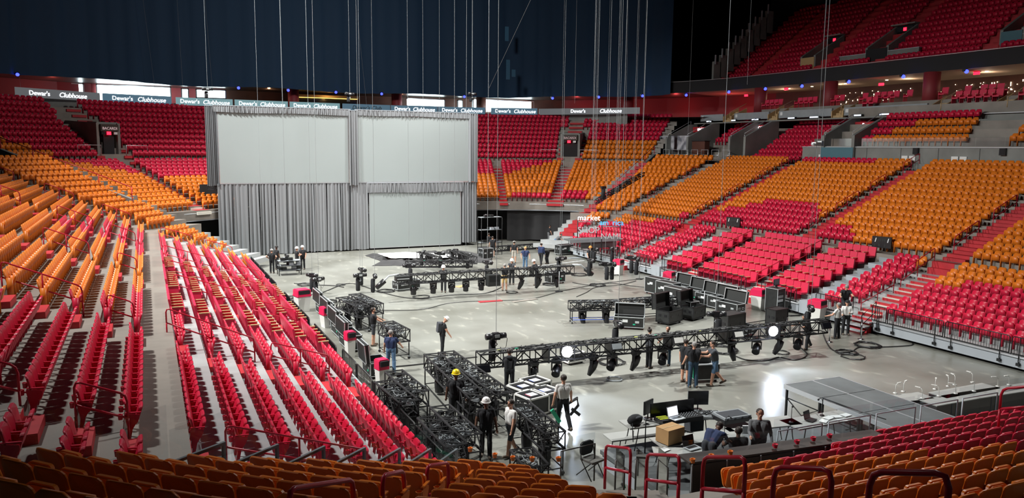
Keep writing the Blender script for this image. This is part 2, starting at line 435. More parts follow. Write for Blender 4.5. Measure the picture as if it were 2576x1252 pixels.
# near corner arcs and the straight block behind the console
def near_pt(th, r): return NX0-r*math.sin(th), NY0-r*math.cos(th)
def znear(k): return 1.65+.28*k
for j in range(2, 14):
    k = j+.5; r = 11+.8*k
    for nm, t0, t1 in (('N1', 41.3+(k-2.5)*1.03, 38.3), ('N2', 40.4 if k < 3 else (37.0 if k < 5 else 36.2), 33-(k-2.5)*1.05)):
        if nm == 'N1' and k < 3: continue
        if nm == 'N2': t1 = max(t1, 26.8)
        a, b_ = math.radians(t0), math.radians(t1); L = r*(a-b_); n = int(L/PITCH_S+.3)
        for i in range(n):
            th = a-(i+.5)*PITCH_S/r if nm == 'N2' else b_+(n-i-.5)*PITCH_S/r
            x, y = near_pt(th, r)
            colr = 'o' if not (nm == 'N1' and th > math.radians(56)) else 'c'
            put(x, y, znear(k), face(math.sin(th), math.cos(th)), colr, 'plastic', nm, j, i)
N3A = math.radians(-3.5)
N3RED = {-2: 0, -1: 0, 0: 11.95, 1: 12.5, 2: 13.6, 3: 14.6, 4: 16.6, 5: 17.6, 6: 18.6, 7: 20, 8: 21}
for j in range(-2, 9):
    k = .4+1.13*j
    xs = {-2: 15.3, -1: 14.2}.get(j, 10.45-.5*k); xe = 34
    row_line((xs, 11.9-.8*k-.06*(xs-11.2)), (xe, 11.9-.8*k-.06*(xe-11.2)), znear(k), face(math.sin(.06), 1),
             lambda x, y, r, i: 'c' if x > N3RED[r] else 'o', 'N3', j)
# upper deck above the side concourse
def zdeck(i): return 16.0+.62*i
for i in range(15):
    X = 58.6+.8*i
    for (a, b_) in [(24, 31.6), (33.0, 38.6), (40.0, 48.7), (50.2, 55.4), (57.0, 64.0), (65.4, 69.5)]:
        if 2 <= i <= 6:
            if a == 33.0: a2, b2 = (a, b_-1.0)
            elif a == 50.2: a2, b2 = (a+1.2, b_)
            elif a == 57.0: a2, b2 = (a+1.6, b_)
            else: a2, b2 = a, b_
        else: a2, b2 = a, b_
        row_line((X, a2), (X, b2), zdeck(i), face(-1, 0), lambda *q: 'c', 'U', i)
# ---------------------------------------------------------------- seats: shapes
OUT8 = []
for _i in range(20):
    _a = 2*math.pi*(_i+.5)/20; _c, _s = math.cos(_a), math.sin(_a)
    _z = .64+.235*math.copysign(abs(_s)**.50, _s); OUT8.append((.226*math.copysign(abs(_c)**.42, _c)*(1-.22*max(0, .62-_z)/.22), _z))
def byf(p): return .0+(p[1]-.40)*.20-.035*(p[0]/.22)**2
def byb(p): return byf(p)+.035
def roundrect(w_, z0, z1, r, n=4):
    pts = []
    for cx_, cz, a0 in ((w_-r, z0+r, -90), (w_-r, z1-r, 0), (-w_+r, z1-r, 90), (-w_+r, z0+r, 180)):
        for i in range(n+1):
            a = math.radians(a0+90*i/n); pts.append((cx_+r*math.cos(a), cz+r*math.sin(a)))
    return pts
def seat_parts(c, c2, orange=True):
    parts = []
    mb = MB()      # back shell: two nested outlines for a rounded rim
    OT = roundrect(.226, .40, .87, .095, 3); o2 = [(x*.93, .40+(z-.40)*.96+.008) for x, z in OT]
    n = len(OT)
    V = [(x, byf((x, z))-.004, z) for x, z in o2]+[(x, byf((x, z))+.012, z) for x, z in OT]+[(x, byb((x, z))-.005, z) for x, z in OT]+[(x, byb((x, z))+.008, z) for x, z in o2]
    Fs = [tuple(range(n))[::-1]]+[(a*n+i, a*n+(i+1) % n, (a+1)*n+(i+1) % n, (a+1)*n+i) for a in range(3) for i in range(n)]+[tuple(range(3*n, 4*n))]
    mb.raw(V, Fs, c, smooth=False); parts.append(('backrest', mb))
    mb = MB()      # tip-up pan, folded
    py = lambda z: -.06-(z-.37)*.27-.02*((z-.37)/.35)**2
    mb.slab(roundrect(.205, .36, .73, .085), lambda p: py(p[1])-.045, lambda p: py(p[1])-.005, c)
    mb.slab(roundrect(.185, .38, .715, .08), lambda p: py(p[1])-.058, lambda p: py(p[1])+.012, c)
    parts.append(('seat_pan', mb))
    mb = MB()
    for sx in (-.238,):
        mb.slab([(-.16, .58), (.10, .62), (.10, .56), (.05, .30), (.09, .02), (.03, .02), (-.03, .30), (-.16, .52)], sx-.014, sx+.014, c,
                M=Matrix(((0, 1, 0, 0), (1, 0, 0, 0), (0, 0, 1, 0), (0, 0, 0, 1))))
    parts.append(('arm_stanchion', mb))
    mb = MB(); mb.bar((-.238, -.19, .625), (-.238, .09, .64), .045, .022, c); parts.append(('armrest', mb))
    mb = MB()
    mb.lathe([(.030, -.10), (.040, -.10), (.046, 0), (.052, .004), (.046, .008), (.041, 0), (.032, -.085), (.001, -.085)], c, 14, M=Matrix.Translation((-.225, .175, .62)))
    mb.bar((-.225, .05, .57), (-.225, .14, .57), .02, .03, c)
    parts.append(('cup_holder', mb))
    return parts
def padded_parts():
    parts = []
    mb = MB(); mb.slab(roundrect(.262, .42, .98, .04, 2), lambda p: .02+(p[1]-.4)*.16, lambda p: .10+(p[1]-.4)*.16, 'crimson_vinyl'); parts.append(('backrest', mb))
    mb = MB(); mb.box((0, -.17, .43), (.48, .44, .10), 'crimson_vinyl'); parts.append(('seat_pan', mb))
    mb = MB(); mb.box((-.262, -.1, .32), (.03, .46, .60), 'crimson_vinyl'); parts.append(('arm_panel', mb))
    mb = MB(); mb.box((-.262, -.13, .655), (.10, .42, .03), 'wood_tan'); parts.append(('armrest', mb))
    return parts
def fused(parts):
    m_ = MB()
    for _, p in parts: m_.v, m_.f = m_.v+p.v, m_.f+[tuple(i+len(m_.v) for i in f) for f in p.f]
    return m_
# low-detail template for the mass of distant seats
def simple_seat():
    mb = MB()
    o = [(-.19, .38), (-.225, .62), (-.19, .81), (-.12, .865), (.12, .865), (.19, .81), (.225, .62), (.19, .38)]
    mb.slab(o, lambda p: (p[1]-.4)*.20, lambda p: (p[1]-.4)*.20+.04, 'crimson_plastic')
    o = [(-.19, .36), (-.205, .62), (-.15, .71), (.15, .71), (.205, .62), (.19, .36)]
    mb.slab(o, lambda p: -.11-(p[1]-.37)*.27, lambda p: -.06-(p[1]-.37)*.27, 'crimson_plastic')
    mb.box((-.238, -.03, .33), (.028, .16, .60), 'crimson_plastic')
    return mb
inv = []
for s_ in SEATS:
    px, py, D = PJ((s_[0], s_[1], s_[2]+.7))
    inv.append((px, py, D))
vis = [i for i, (px, py, D) in enumerate(inv) if D > 0 and -40 < px < 2616 and -30 < py < 1300]
plast = [i for i in vis if SEATS[i][5] == 'plastic']
near_sel = sorted((i for i in plast if -8 < inv[i][0] < 2584 and inv[i][1] < 1258), key=lambda i: inv[i][2])[:300]
nset = set(near_sel)
far = [i for i in plast if i not in nset]
# the mass: one object
tv = simple_seat(); V0 = np.array(tv.v); nv = len(V0)
allv = np.empty((len(far)*nv, 3)); fs = []; mi = np.empty(len(far)*len(tv.f), dtype=np.int32)
loops = np.concatenate([np.array(f) for f in tv.f]); ltot = np.array([len(f) for f in tv.f])
for n, i in enumerate(far):
    x, y, z, rz, c = SEATS[i][:5]; cc, ss = math.cos(rz), math.sin(rz)
    a = allv[n*nv:(n+1)*nv]
    a[:, 0] = V0[:, 0]*cc-V0[:, 1]*ss+x; a[:, 1] = V0[:, 0]*ss+V0[:, 1]*cc+y; a[:, 2] = V0[:, 2]+z
    mi[n*len(tv.f):(n+1)*len(tv.f)] = 0 if c == 'c' else 1
me = bpy.data.meshes.new('arena_seat_mass')
N = len(far); me.vertices.add(N*nv); me.vertices.foreach_set('co', allv.ravel())
LL = (loops[None, :]+np.arange(N)[:, None]*nv).ravel(); me.loops.add(len(LL)); me.loops.foreach_set('vertex_index', LL.astype(np.int32))
lt = np.tile(ltot, N); ls = np.concatenate([[0], np.cumsum(lt)[:-1]])
me.polygons.add(len(lt)); me.polygons.foreach_set('loop_start', ls.astype(np.int32)); me.polygons.foreach_set('loop_total', lt.astype(np.int32))
me.materials.append(MATS['crimson_plastic']); me.materials.append(MATS['orange_plastic'])
me.polygons.foreach_set('material_index', mi); me.update(calc_edges=True); me.validate()
o = bpy.data.objects.new('arena_seat_mass', me); COL.objects.link(o)
o['kind'] = 'stuff'; o['label'] = 'thousands of crimson and orange tip-up seats filling the far stands'; o['category'] = 'seats'
# the individuals
BL = {'N1': 'of the corner block by the glass rails', 'N2': 'of the curved block between the two aisles', 'N3': 'of the block behind the console desk',
      'Lu0': 'of the short block beside the gangway', 'Lu1': 'of the big crimson side block', 'Ll1': 'on the pale front decks', 'Lu2': 'of the second side block', 'Ll2': 'of the second pale-deck block',
      'Rl0': 'of the side stand across the floor', 'Ru0': 'of the upper rows across the floor'}
SC = {}
for key, (c, nm) in {'o': ('orange_plastic', 'orange_arena_seat'), 'c': ('crimson_plastic', 'crimson_arena_seat')}.items():
    SC[key] = (nm, [(pn, pm.mesh(pn)) for pn, pm in seat_parts(c, c)])
rows = {}
for i in near_sel: rows.setdefault((SEATS[i][6], SEATS[i][7]), []).append(i)
brow = {}
for (b_, r_) in rows: brow.setdefault(b_, []).append(r_)
protoS = {}
for (b_, r_), ids in rows.items():
    ids.sort(key=lambda i: SEATS[i][8]); rr_ = sorted(brow[b_]).index(r_)+1
    for n, i in enumerate(ids):
        x, y, z, rz, c = SEATS[i][:5]; cn = 'orange' if c == 'o' else 'crimson'
        lab = f'{cn} tip-up seat, {ordn(n+1)} along the {ordn(rr_)} row {BL.get(b_, "of the side stand")}'
        if c not in protoS:
            t = T('arena_seat', lab, 'seat', (x, y, z), rz, 'tip-up arena seats')
            for pn, me_ in SC[c][1]:
                q = bpy.data.objects.new(pn, me_); COL.objects.link(q); q.parent = t
            protoS[c] = t
        else: dup(protoS[c], (x, y, z), rz, lab)
protoP = None; PB = {'Rp0': 'block beside the grey stair', 'Rp1': 'wide middle block', 'Rp2': 'block beside the far scoreboard', 'Lp0': 'near block on the pale decks', 'Lp1': 'middle block on the pale decks', 'Lp2': 'last block on the pale decks'}
for i in vis:
    s_ = SEATS[i]
    if s_[5] != 'padded': continue
    side = 'across the floor' if s_[6][0] == 'R' else 'by the fence'
    lab = f'padded crimson seat, {ordn(s_[8]+1)} of row {ordn(s_[7]+1)}, {PB[s_[6]]} {side if s_[6][0]=="R" else ""}'.strip()
    if protoP is None:
        protoP = T('padded_seat', lab, 'seat', s_[:3], s_[3], 'padded courtside seats')
        for pn, pm in padded_parts(): pm.build(pn, protoP)
    else: dup(protoP, s_[:3], s_[3], lab)
# ---------------------------------------------------------------- decks and steps (structure)
def terrace(mb, lines, zs, z_base, mt, mr=None):     # lines[k]: front edge polyline of row k (last = back edge)
    mr = mr or mt
    for k in range(len(lines)-1):
        A, B = lines[k], lines[k+1]; zb = zs[k-1] if k else z_base
        for i in range(len(A)-1):
            mb.quad((*A[i], zs[k]), (*A[i+1], zs[k]), (*B[i+1], zs[k]), (*B[i], zs[k]), mt)
            mb.quad((*A[i], zb), (*A[i+1], zb), (*A[i+1], zs[k]), (*A[i], zs[k]), mr)
def side_front(sgn, k):
    d = 0.0 if k == 0 else dk(k-1)+.14
    X = 32.5+d if sgn > 0 else 6.5-d
    P = (X, 10.0 if sgn > 0 else 11.5); Bq = (X, 57.9)
    kk = min(k, 20); s_ = 1.1+bend_len(max(kk, 2))+.75
    E = (X-sgn*math.sin(BEND)*s_, 57.9+math.cos(BEND)*s_)
    return [P, Bq, E]
S('floor', MB().quad((-60, -30, 0), (110, -30, 0), (110, 140, 0), (-60, 140, 0), 'arena_floor'))
for sgn, nm in ((1, 'right'), (-1, 'left')):
    mb = MB(); nk = SIDE_K[sgn]
    lines = [side_front(sgn, k) for k in range(nk+1)]
    if sgn < 0: 
        for k in range(0, 7): lines[k][0] = (lines[k][0][0], 13.4)
    terrace(mb, lines[:8], [zk(k) for k in range(7)], .35, 'light_deck')
    S(f'floor_deck_{nm}_lower', mb)
    mb = MB(); terrace(mb, lines[7:], [zk(k) for k in range(7, nk)], zk(6), 'concrete_deck'); S(f'floor_deck_{nm}_upper', mb)
# front lip and fascia of the retractable decks
def fascia(mb, x, y0, y1, s_):
    mb.box((x, (y0+y1)/2, .34), (.05, y1-y0, .38), 'grey_steel'); mb.tube([(x-s_*.02, y0, .60), (x-s_*.02, y1, .60)], .05, 'pale_steel', 8)
    mb.box((x+s_*.35, (y0+y1)/2, .1), (.05, y1-y0, .2), 'black_matte')
mb = MB()
for a, b_ in ((10, 26.2), (27.6, 30.0), (31.1, 34.1), (35.2, 43.8), (45.0, 56.2)): fascia(mb, 32.45, a, b_, 1)
fascia(mb, 6.55, 13, 60, -1)
S('trim_1', mb)
# step blocks in the aisles
mbr = MB()
def steps(sgn, Y, w_, k0, k1, red_treads):
    for k in range(k0, k1):
        zb = zk(k-1) if k else 0; h = zk(k)-zb
        d = (dk(k-1)+.14) if k else 0.0
        X = 32.5+d if sgn > 0 else 6.5-d
        c = 'step_red' if (k >= 7 or k == 0) else 'step_white'
        mbr.box((X-sgn*.17, Y, zb+h/4), (.34, w_, h/2+.004), 'step_red')
        mbr.box((X-sgn*.17, Y, zb+h/2+.008), (.335, w_-.02, .012), 'step_red' if (red_treads and k >= 7) or sgn < 0 else 'step_white')
        mbr.box((X+sgn*-.004, Y, zb+h*.75), (.01, w_, h/2), 'step_red')
        if red_treads and k >= 7: mbr.box((X+sgn*.24, Y, zk(k)+.006), (.46, w_, .012), 'step_red')
for Y in (27.0, 37.35, 49.1): steps(1, Y, 1.3, 7, 21, True)
for Y, a, b_ in ((26.95, 0, 7), (34.6, 0, 7), (40.8, 0, 7), (48.6, 0, 7)): steps(1, Y, 1.2, a, b_, False)
for Y in (15.55, 24.9, 35.1, 46.0, 57.4): steps(-1, Y, 1.1, 7, 20, False)
for Y in (15.9, 24.8, 33.9, 39.9, 46.2, 57.5): steps(-1, Y, 1.1, 0, 7, False)
for k in range(3, 21):
    P = bend_pt(1, k, .35)
    mbr.box((P[0]-.3, P[1]+.1, zk(k)+.01-.1), (.5, 1.0, .2), 'step_red', rz=.3)
    E = bend_pt(1, k, 1.1+bend_len(k)-.15); mbr.box((E[0]-.25, E[1]-.2, zk(k)-.13), (.95, 1.3, .30), 'step_red', rz=BEND)
S('floor_aisle_steps', mbr)
# near corner and near end decks
mb = MB()
ths = [math.radians(a) for a in (60, 56, 52, 48, 44, 40, 36, 32, 28, 25)]
lines = []; zs = []
for j in range(2, 23):
    k = j+.5; r = 11+.8*k-.66
    tlim = math.radians(42.2+(k-2.5)*1.03+ (0 if k < 15 else 0))
    lines.append([near_pt(min(t, tlim), r) for t in ths]); zs.append(znear(k))
terrace(mb, lines, zs[:-1], .9, 'concrete_deck'); S('floor_near_corner_deck', mb)
mb = MB(); lines = []; zs = []
for j in range(-2, 17):
    k = .4+1.13*j; xs = {-2: 15.2, -1: 14.1}.get(j, 10.3-.5*k-.9)
    f = lambda x: 11.9-.8*k-.06*(x-11.2)+.78
    lines.append([(xs, f(xs)), (35, f(35))]); zs.append(znear(k))
for j in range(len(lines)-1): pass
for j in range(len(lines)-1):
    A, B = lines[j], lines[j+1]; x0 = min(A[0][0], B[0][0])
    zb = zs[j-1] if j else 0.3
    mb.quad((A[0][0], A[0][1], zs[j]), (35, A[1][1], zs[j]), (35, B[1][1], zs[j]), (A[0][0], B[0][1], zs[j]), 'concrete_deck')
    mb.quad((A[0][0], A[0][1], zb), (35, A[1][1], zb), (35, A[1][1], zs[j]), (A[0][0], A[0][1], zs[j]), 'concrete_deck')
S('floor_near_end_deck', mb)
mb = MB()      # aisle two steps, near corner
for j in range(1, 13):
    k = j+.5; th = math.radians(25.2); r = 11+.8*k
    x, y = near_pt(th, r-.3); mb.box((x, y, znear(k)-.15), (1.3, .9, .3), 'concrete_deck', rz=-th)
    mb.box((x+.0, y, znear(k)+.004), (1.1, .1, .012), 'step_red', rz=-th)
S('floor_near_aisle', mb)
# far end decks
for right, nm in ((True, 'right'), (False, 'left')):
    cx, cyy = RC if right else LC; sx = 1 if right else -1; mb = MB(); lines = []; zs = []
    P = [math.radians(a) for a in ([-16, -6, 0, 10, 20, 30, 37, 44, 50, 56.5] if right else [-16, -6, 0, 10, 20, 30, 39, 48, 57])]
    for i, r in enumerate(FAR_R+[FAR_R[-1]+.9]):
        r2 = r-.66; lines.append([(cx+sx*r2*math.sin(p), cyy+r2*math.cos(p)) for p in P]); zs.append(zfar(r) if i < len(FAR_R) else 0)
    terrace(mb, lines, zs[:-1], zs[0]-.75, 'concrete_deck'); S(f'floor_deck_end_{nm}', mb)
    mb = MB()      # painted aisle floors
    for ph, wd in ((19.7, .8), (36.7, 1.6), (34.6, .7), (38.8, .7)) if right else ((34.8, 1.3), (33.3, .7), (38.6, .7)):
        for i, r in enumerate(FAR_R):
            if (wd == .7) != (11 < i < 18): continue
            p = math.radians(ph); rr_ = r-.26
            x, y = cx+sx*rr_*math.sin(p), cyy+rr_*math.cos(p)
            mb.box((x, y, zfar(r)-.10), (wd, .80, .23), 'step_red', rz=-sx*p)
            mb.box((x-sx*.42*math.sin(p), y-.42*math.cos(p), zfar(r)-.24), (wd, .36, .22), 'step_red' if r > 20 or right else 'step_white', rz=-sx*p)
    S(f'floor_end_aisle_{nm}', mb)
# ================================================================== WALLS, CLUB LEVEL, UPPER DECK
def off(poly, d):
    out = []
    for i, p in enumerate(poly):
        a = poly[max(i-1, 0)]; b_ = poly[min(i+1, len(poly)-1)]
        dx, dy = b_[0]-a[0], b_[1]-a[1]; L = math.hypot(dx, dy); out.append((p[0]-dy/L*d, p[1]+dx/L*d))
    return out
RING = [(-24, 55), (-20.5, 66), (-17, 74), (-13.6, 80), (-10.1, 83.4), (-5, 86.6), (1.5, 88.3), (9.4, 89.1), (17, 89.6), (25.3, 89.6), (31, 89.2), (35.3, 88.4), (40.6, 86.9), (45.6, 84.2), (49.3, 80.2), (52.3, 75.6), (54.8, 70.8), (56.2, 65), (56.6, 58), (56.6, 8)]
def band(mb, poly, z0, z1, m):
    for a, b_ in zip(poly, poly[1:]): mb.quad((*a, z0), (*b_, z0), (*b_, z1), (*a, z1), m)
def shelf(mb, pa, pb, z, m):
    for i in range(len(pa)-1): mb.quad((*pa[i], z), (*pa[i+1], z), (*pb[i+1], z), (*pb[i], z), m)
def lerp_at(poly, X=None, Y=None, lo=0):
    for i in range(lo, len(poly)-1):
        a, b_ = poly[i], poly[i+1]
        if X is not None and min(a[0], b_[0]) <= X <= max(a[0], b_[0]):
            t = (X-a[0])/(b_[0]-a[0]); return (X, a[1]+(b_[1]-a[1])*t)
        if Y is not None and min(a[1], b_[1]) <= Y <= max(a[1], b_[1]):
            t = (Y-a[1])/(b_[1]-a[1]); return (a[0]+(b_[0]-a[0])*t, Y)
# upper deck edge: dark fascia with a slab behind it
mb = MB(); R_in = RING; R_out = off(RING, 12)
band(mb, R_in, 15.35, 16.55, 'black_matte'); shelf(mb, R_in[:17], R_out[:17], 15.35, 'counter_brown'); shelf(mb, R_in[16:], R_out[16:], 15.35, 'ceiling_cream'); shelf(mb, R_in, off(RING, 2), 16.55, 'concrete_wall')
mb.tube([(x, y, 16.6) for x, y in off(RING, .02)], .03, 'pale_steel', 5)
S('ceiling_club_soffit', mb)
# club floor and rear wall
mb = MB(); shelf(mb, off(RING, -3.4)[:17]+off(RING, -.1)[17:], R_out, 12.55, 'concrete_deck'); S('floor_club_level', mb)
mb = MB(); wl = off(RING, 7.5)
band(mb, wl[:8], 12.5, 15.4, 'maroon_wall'); band(mb, wl[7:14], 12.5, 15.4, 'brown_wall'); band(mb, wl[13:18], 12.5, 15.4, 'maroon_wall'); band(mb, wl[17:], 12.5, 15.4, 'brown_wall')
S('wall_club', mb)
# columns of the club level
for x, y, m in [(56.9, 61.2, 'maroon_wall'), (56.9, 52.3, 'maroon_wall'), (56.9, 42.2, 'maroon_wall'), (15.6, 91.5, 'maroon_wall'), (27.8, 91.5, 'maroon_wall'), (52.5, 78.6, 'maroon_wall'), (38.5, 90.6, 'brown_wall')]:
    single('round_pillar', MB().cyl((0, 0, 12.55), (0, 0, 15.35), .62, .62, m, 20), 'dark red round pillar at the club level edge under the upper deck', 'pillar', (x, y, 0), group='club level pillars')['kind'] = 'structure'
# parapet ring with ad boards (far end) and plain panels
par = off(RING, -3.5)
mb = MB(); band(mb, par[2:16], 11.7, 13.1, 'concrete_wall'); shelf(mb, par[2:16], off(RING, -3.2)[2:16], 13.1, 'concrete_wall'); S('wall_parapet_far', mb)
def board(x0, x1, z0, z1, m, words, lab, colr='led_white', side=None):
    inn = off(RING, -3.80)
    a = lerp_at(inn, X=x0, lo=3); b_ = lerp_at(inn, X=x1, lo=3)
    o = T('led_board', lab, 'sign', ((a[0]+b_[0])/2, (a[1]+b_[1])/2, z0), 0, 'led advert boards')
    c = Vector(((a[0]+b_[0])/2, (a[1]+b_[1])/2)); mb = MB()
    mb.prism([(a[0]-c.x, a[1]-c.y), (b_[0]-c.x, b_[1]-c.y), (b_[0]-c.x, b_[1]-c.y+.12), (a[0]-c.x, a[1]-c.y+.12)], 0, z1-z0, m)
    mb.build('display_panel', o)
    nx, ny = (b_[1]-a[1]), -(b_[0]-a[0]); L = math.hypot(nx, ny); nx, ny = nx/L, ny/L
    for tx, w_ in words:
        p = (a[0]+(b_[0]-a[0])*tx-c.x+nx*.03, a[1]+(b_[1]-a[1])*tx-c.y+ny*.03, (z1-z0)*.28)
        if w_ == "Dewar's": text('lettering', "Dewar's", .55, colr, o, upright(p, nx, ny), ext=.02)
        else: text('lettering', w_, .60, colr, o, upright((p[0], p[1], p[2]-.04), nx, ny), ext=.02, shear=.25)
D_ = "Dewar's"
board(-9.8, -3.6, 12.95, 13.75, 'ad_grey', [(.27, D_), (.66, 'Clubhouse')], 'grey led board with glowing white words, beyond the crimson rows at the ramp')
board(-3.4, 2.6, 12.95, 13.75, 'ad_blue', [(.28, D_), (.70, 'Clubhouse')], 'blue-grey led board with glowing words beside the silver drape')
for i, x in enumerate((3.0, 8.6, 14.2, 19.9, 25.4, 30.9)):
    board(x, x+5.4, 12.95, 13.7, 'ad_teal' if i < 3 else 'ad_blue', [(.24, D_), (.70, 'Clubhouse')] if i != 3 else [(.5, 'Dewar\'s Club')],
          f'{ordn(i+1)} teal led board showing just above the silver drape', colr='led_white' if i != 3 else 'black_plastic')
board(37.0, 42.0, 12.95, 13.7, 'ad_blue', [(.25, D_), (.72, 'Clubhouse')], 'blue-grey led board with glowing words over the crimson rows')
board(42.2, 49.8, 12.95, 13.65, 'ad_grey', [(.40, D_), (.72, 'Clubhouse')], 'grey led board with glowing words above the door ramp')
# glowing windows and screens of the far concourse
def glow(x0, x1, zt, zb, lab, y=95.0, m='window_glow'):
    c = (x0+x1)/2; t = T('bright_window', lab, 'window', (c, y, zb), 0, 'bright concourse windows')
    mb = MB(); w_ = (x1-x0)/2; h = zt-zb
    for bx in ((-w_, -w_+.12), (w_-.12, w_)): mb.box(((bx[0]+bx[1])/2, 0, h/2), (.12, .3, h), 'aluminium')
    mb.box((0, 0, h-.05), (2*w_, .3, .1), 'aluminium'); mb.box((0, 0, .05), (2*w_, .3, .1), 'aluminium'); mb.build('window_frame', t)
    MB().box((0, .05, h/2), (2*w_-.2, .05, h-.16), m).build('glass_pane', t)
mbw = {'y': 94.6}
glow(-6.9, -5.5, 15.3, 13.6, 'tall narrow glowing window beside the red club wall', 94)
glow(-4.4, 2.9, 15.3, 13.55, 'wide white glowing window above the crimson rows', 94)
glow(3.9, 4.7, 15.2, 13.55, 'slim glowing window between two wide ones', 94)
glow(5.4, 8.6, 15.2, 14.2, 'glowing window just above the drape corner', 94)
glow(29.8, 34.9, 15.1, 14.1, 'wide glowing window above the drape, next to the rope hoist', 94)
glow(36.6, 37.3, 15.1, 13.6, 'slim glowing window beside the rope hoist', 94)
glow(38.0, 46.8, 15.2, 13.6, 'widest glowing window above the drape edge', 92.2)
point('window_spill_light', (-1, 90.5, 14.6), 300, (.75, .95, 1)); point('window_spill_light', (41, 88.5, 14.6), 420, (.9, .95, 1)); point('window_spill_light', (31, 91, 14.6), 200, (.8, .95, 1))
# bar front with yellow strip behind the drape top
t = T('club_bar', 'dark bar counter under a strip of yellow lamps in the far club', 'bar', (20, 94.5, 12.55))
MB().box((0, 0, .55), (7.6, .8, 1.1), 'brown_wall').build('counter', t); MB().box((0, .2, 1.7), (7.2, .1, 1.1), 'screen_off').build('back_panel', t); MB().box((0, -.2, 2.35), (7.6, .5, .3), 'tan_wall').build('canopy', t); MB().box((0, -.2, 2.18), (7.4, .3, .04), 'yellow_light').build('light_strip', t)
point('bar_lamp', (20, 93, 14.9), 60, (1, .6, .2)); point('bar_lamp', (13, 92, 15.0), 50, (1, .5, .25)); point('bar_lamp', (28.5, 92, 15.0), 60, (1, .45, .25))
for i, (x, y) in enumerate([(9.5, 91.2), (11.5, 91.2), (13.4, 91.3), (31.5, 91), (33.2, 90.8), (34.9, 90.4)]):
    mb = MB(); mb.box((0, 0, 1.05), (1.4, .6, .05), 'black_plastic'); mb.cyl((0, 0, 0), (0, 0, 1.05), .04, .04, 'black_metal', 8); mb.cyl((0, 0, 0), (0, 0, .03), .25, .25, 'black_metal', 12)
    single('high_table', mb, 'small black high table at the far club rail above the drape', 'table', (x, y, 12.55), group='club high tables')
# ring of blue lights
for i, (px, py) in enumerate([(44, 186), (600, 220), (725, 226), (845, 231), (960, 235), (1168, 242), (1390, 246), (1506, 243), (1616, 240), (1726, 238), (1833, 230), (1925, 222), (2017, 215), (2135, 204), (2272, 191), (2431, 178)]):
    x, y, z = G(px, py, 15.15)
    if x > 56.4: x, y, z = GX(px, py, 56.35)
    t = T('blue_marker_light', f'{ordn(i+1)} small blue light along the black upper deck edge', 'light', (x, y, z-.1), 0, 'blue lights along the deck edge')
    MB().box((0, .1, .15), (.3, .25, .2), 'black_metal').build('housing', t); MB().ball((0, -.02, .05), .15, 'blue_led', 10).build('lens', t)
point('club_red_wash', (-14, 86, 13.9), 70, (1, .12, .08)); point('club_red_wash', (-8, 90, 13.9), 60, (1, .12, .08))
for x, y in ((48, 84.5), (52, 79), (55.5, 74), (58, 67)): point('club_red_wash', (x+2, y+2, 13.9), 75, (1, .10, .10))
for x, y in ((60, 61), (60, 54), (60.3, 47), (60.3, 40), (60.3, 34)): point('club_ceiling_lamp', (x, y, 14.9), 60, (1, .72, .5))
# speckled club wall lamps
r = random.Random(4); mb = MB()
for i in range(150):
    y = 34+26*r.random(); z = 13.15+1.75*r.random(); h = r.choice((.05, .08, .16))
    mb.box((64.02, y*1.03+1, z), (.03, .05, h), 'pin_light')
STUFF('wall_pin_lights', mb, 'scatter of tiny lamps speckling the dark club wall', 'lights')
for i, y in enumerate([36, 39.5, 44, 48.5, 53, 57, 60]):
    single('recessed_downlight', MB().cyl((0, 0, 0), (0, 0, .04), .12, .12, 'pin_light', 12), 'small round lamp set in the cream club soffit', 'light', (59.5, y, 15.29), group='club soffit downlights')
for i, (px, py, X) in enumerate([(1978, 224, 59), (2457, 184, 59), (1877, 240, 60), (2217, 212, 58)]):
    x, y, z = GX(px, py, X)
    mb = MB().box((0, 0, 0), (.08, .5, .22), 'red_exit'); mb.box((.06, 0, .12), (.1, .55, .06), 'black_metal')
    single('exit_sign', mb, f'{ordn(i+1)} little red lit exit sign under the club soffit', 'sign', (x, y, z))
# side wall above the orange rows with coping, glass and boxes
mb = MB(); mb.box((50.75, 29.3, 8.5), (.5, 39.4, 1.75), 'concrete_wall'); mb.box((50.42, 29.3, 7.95), (.25, 39.4, .5), 'concrete_wall'); mb.box((50.72, 29.3, 9.38), (.6, 39.4, .06), 'pale_steel')
for y in range(12, 48, 3): mb.box((50.495, y+.5, 8.7), (.01, .03, 1.2), 'black_matte')
S('wall_right', mb)
for i, (y, n) in enumerate([(46.6, 2), (38.8, 2), (34.9, 2)]):
    for q in range(n):
        single('wall_panel_box', MB().box((0, 0, 0), (.06, .5, .42), 'label_white').box((-.035, 0, 0), (.01, .4, .32), 'white_plastic'), 'small square white panel box on the grey concrete wall', 'box', (50.46, y-.3+q*.62, 8.55), group='white wall boxes')
for y in (38.2, 31.9):
    single('wall_speaker', MB().box((0, 0, 0), (.2, .4, .45), 'black_plastic').box((-.11, 0, 0), (.02, .32, .37), 'black_matte'), 'small black speaker fixed near the top of the grey wall', 'speaker', (50.4, y, 9.1), group='wall speakers')
mb = MB()
for y in np.arange(12, 48, 2.0): mb.quad((50.7, y+.03, 9.4), (50.7, y+1.97, 9.4), (50.7, y+1.97, 10.05), (50.7, y+.03, 10.05), 'glass')
S('window_1', mb)
for y in (34.3, 33.6): pass
mb = MB(); 
for k in range(24, 28):
    X = 51.2+.85*(k-24)-.6; z = 8.85+.6*(k-23)
    mb.box((X+.42, 29, z/2+4.2), (.86, 39, z-8.4), 'concrete_deck')
mb.box((54.6, 26.4, 11.3), (.5, 33.4, 1.0), 'concrete_wall'); mb.box((54.5, 26.4, 11.82), (.8, 33.4, .06), 'pale_steel')
S('floor_upper_side_rows', mb)
mb = MB()
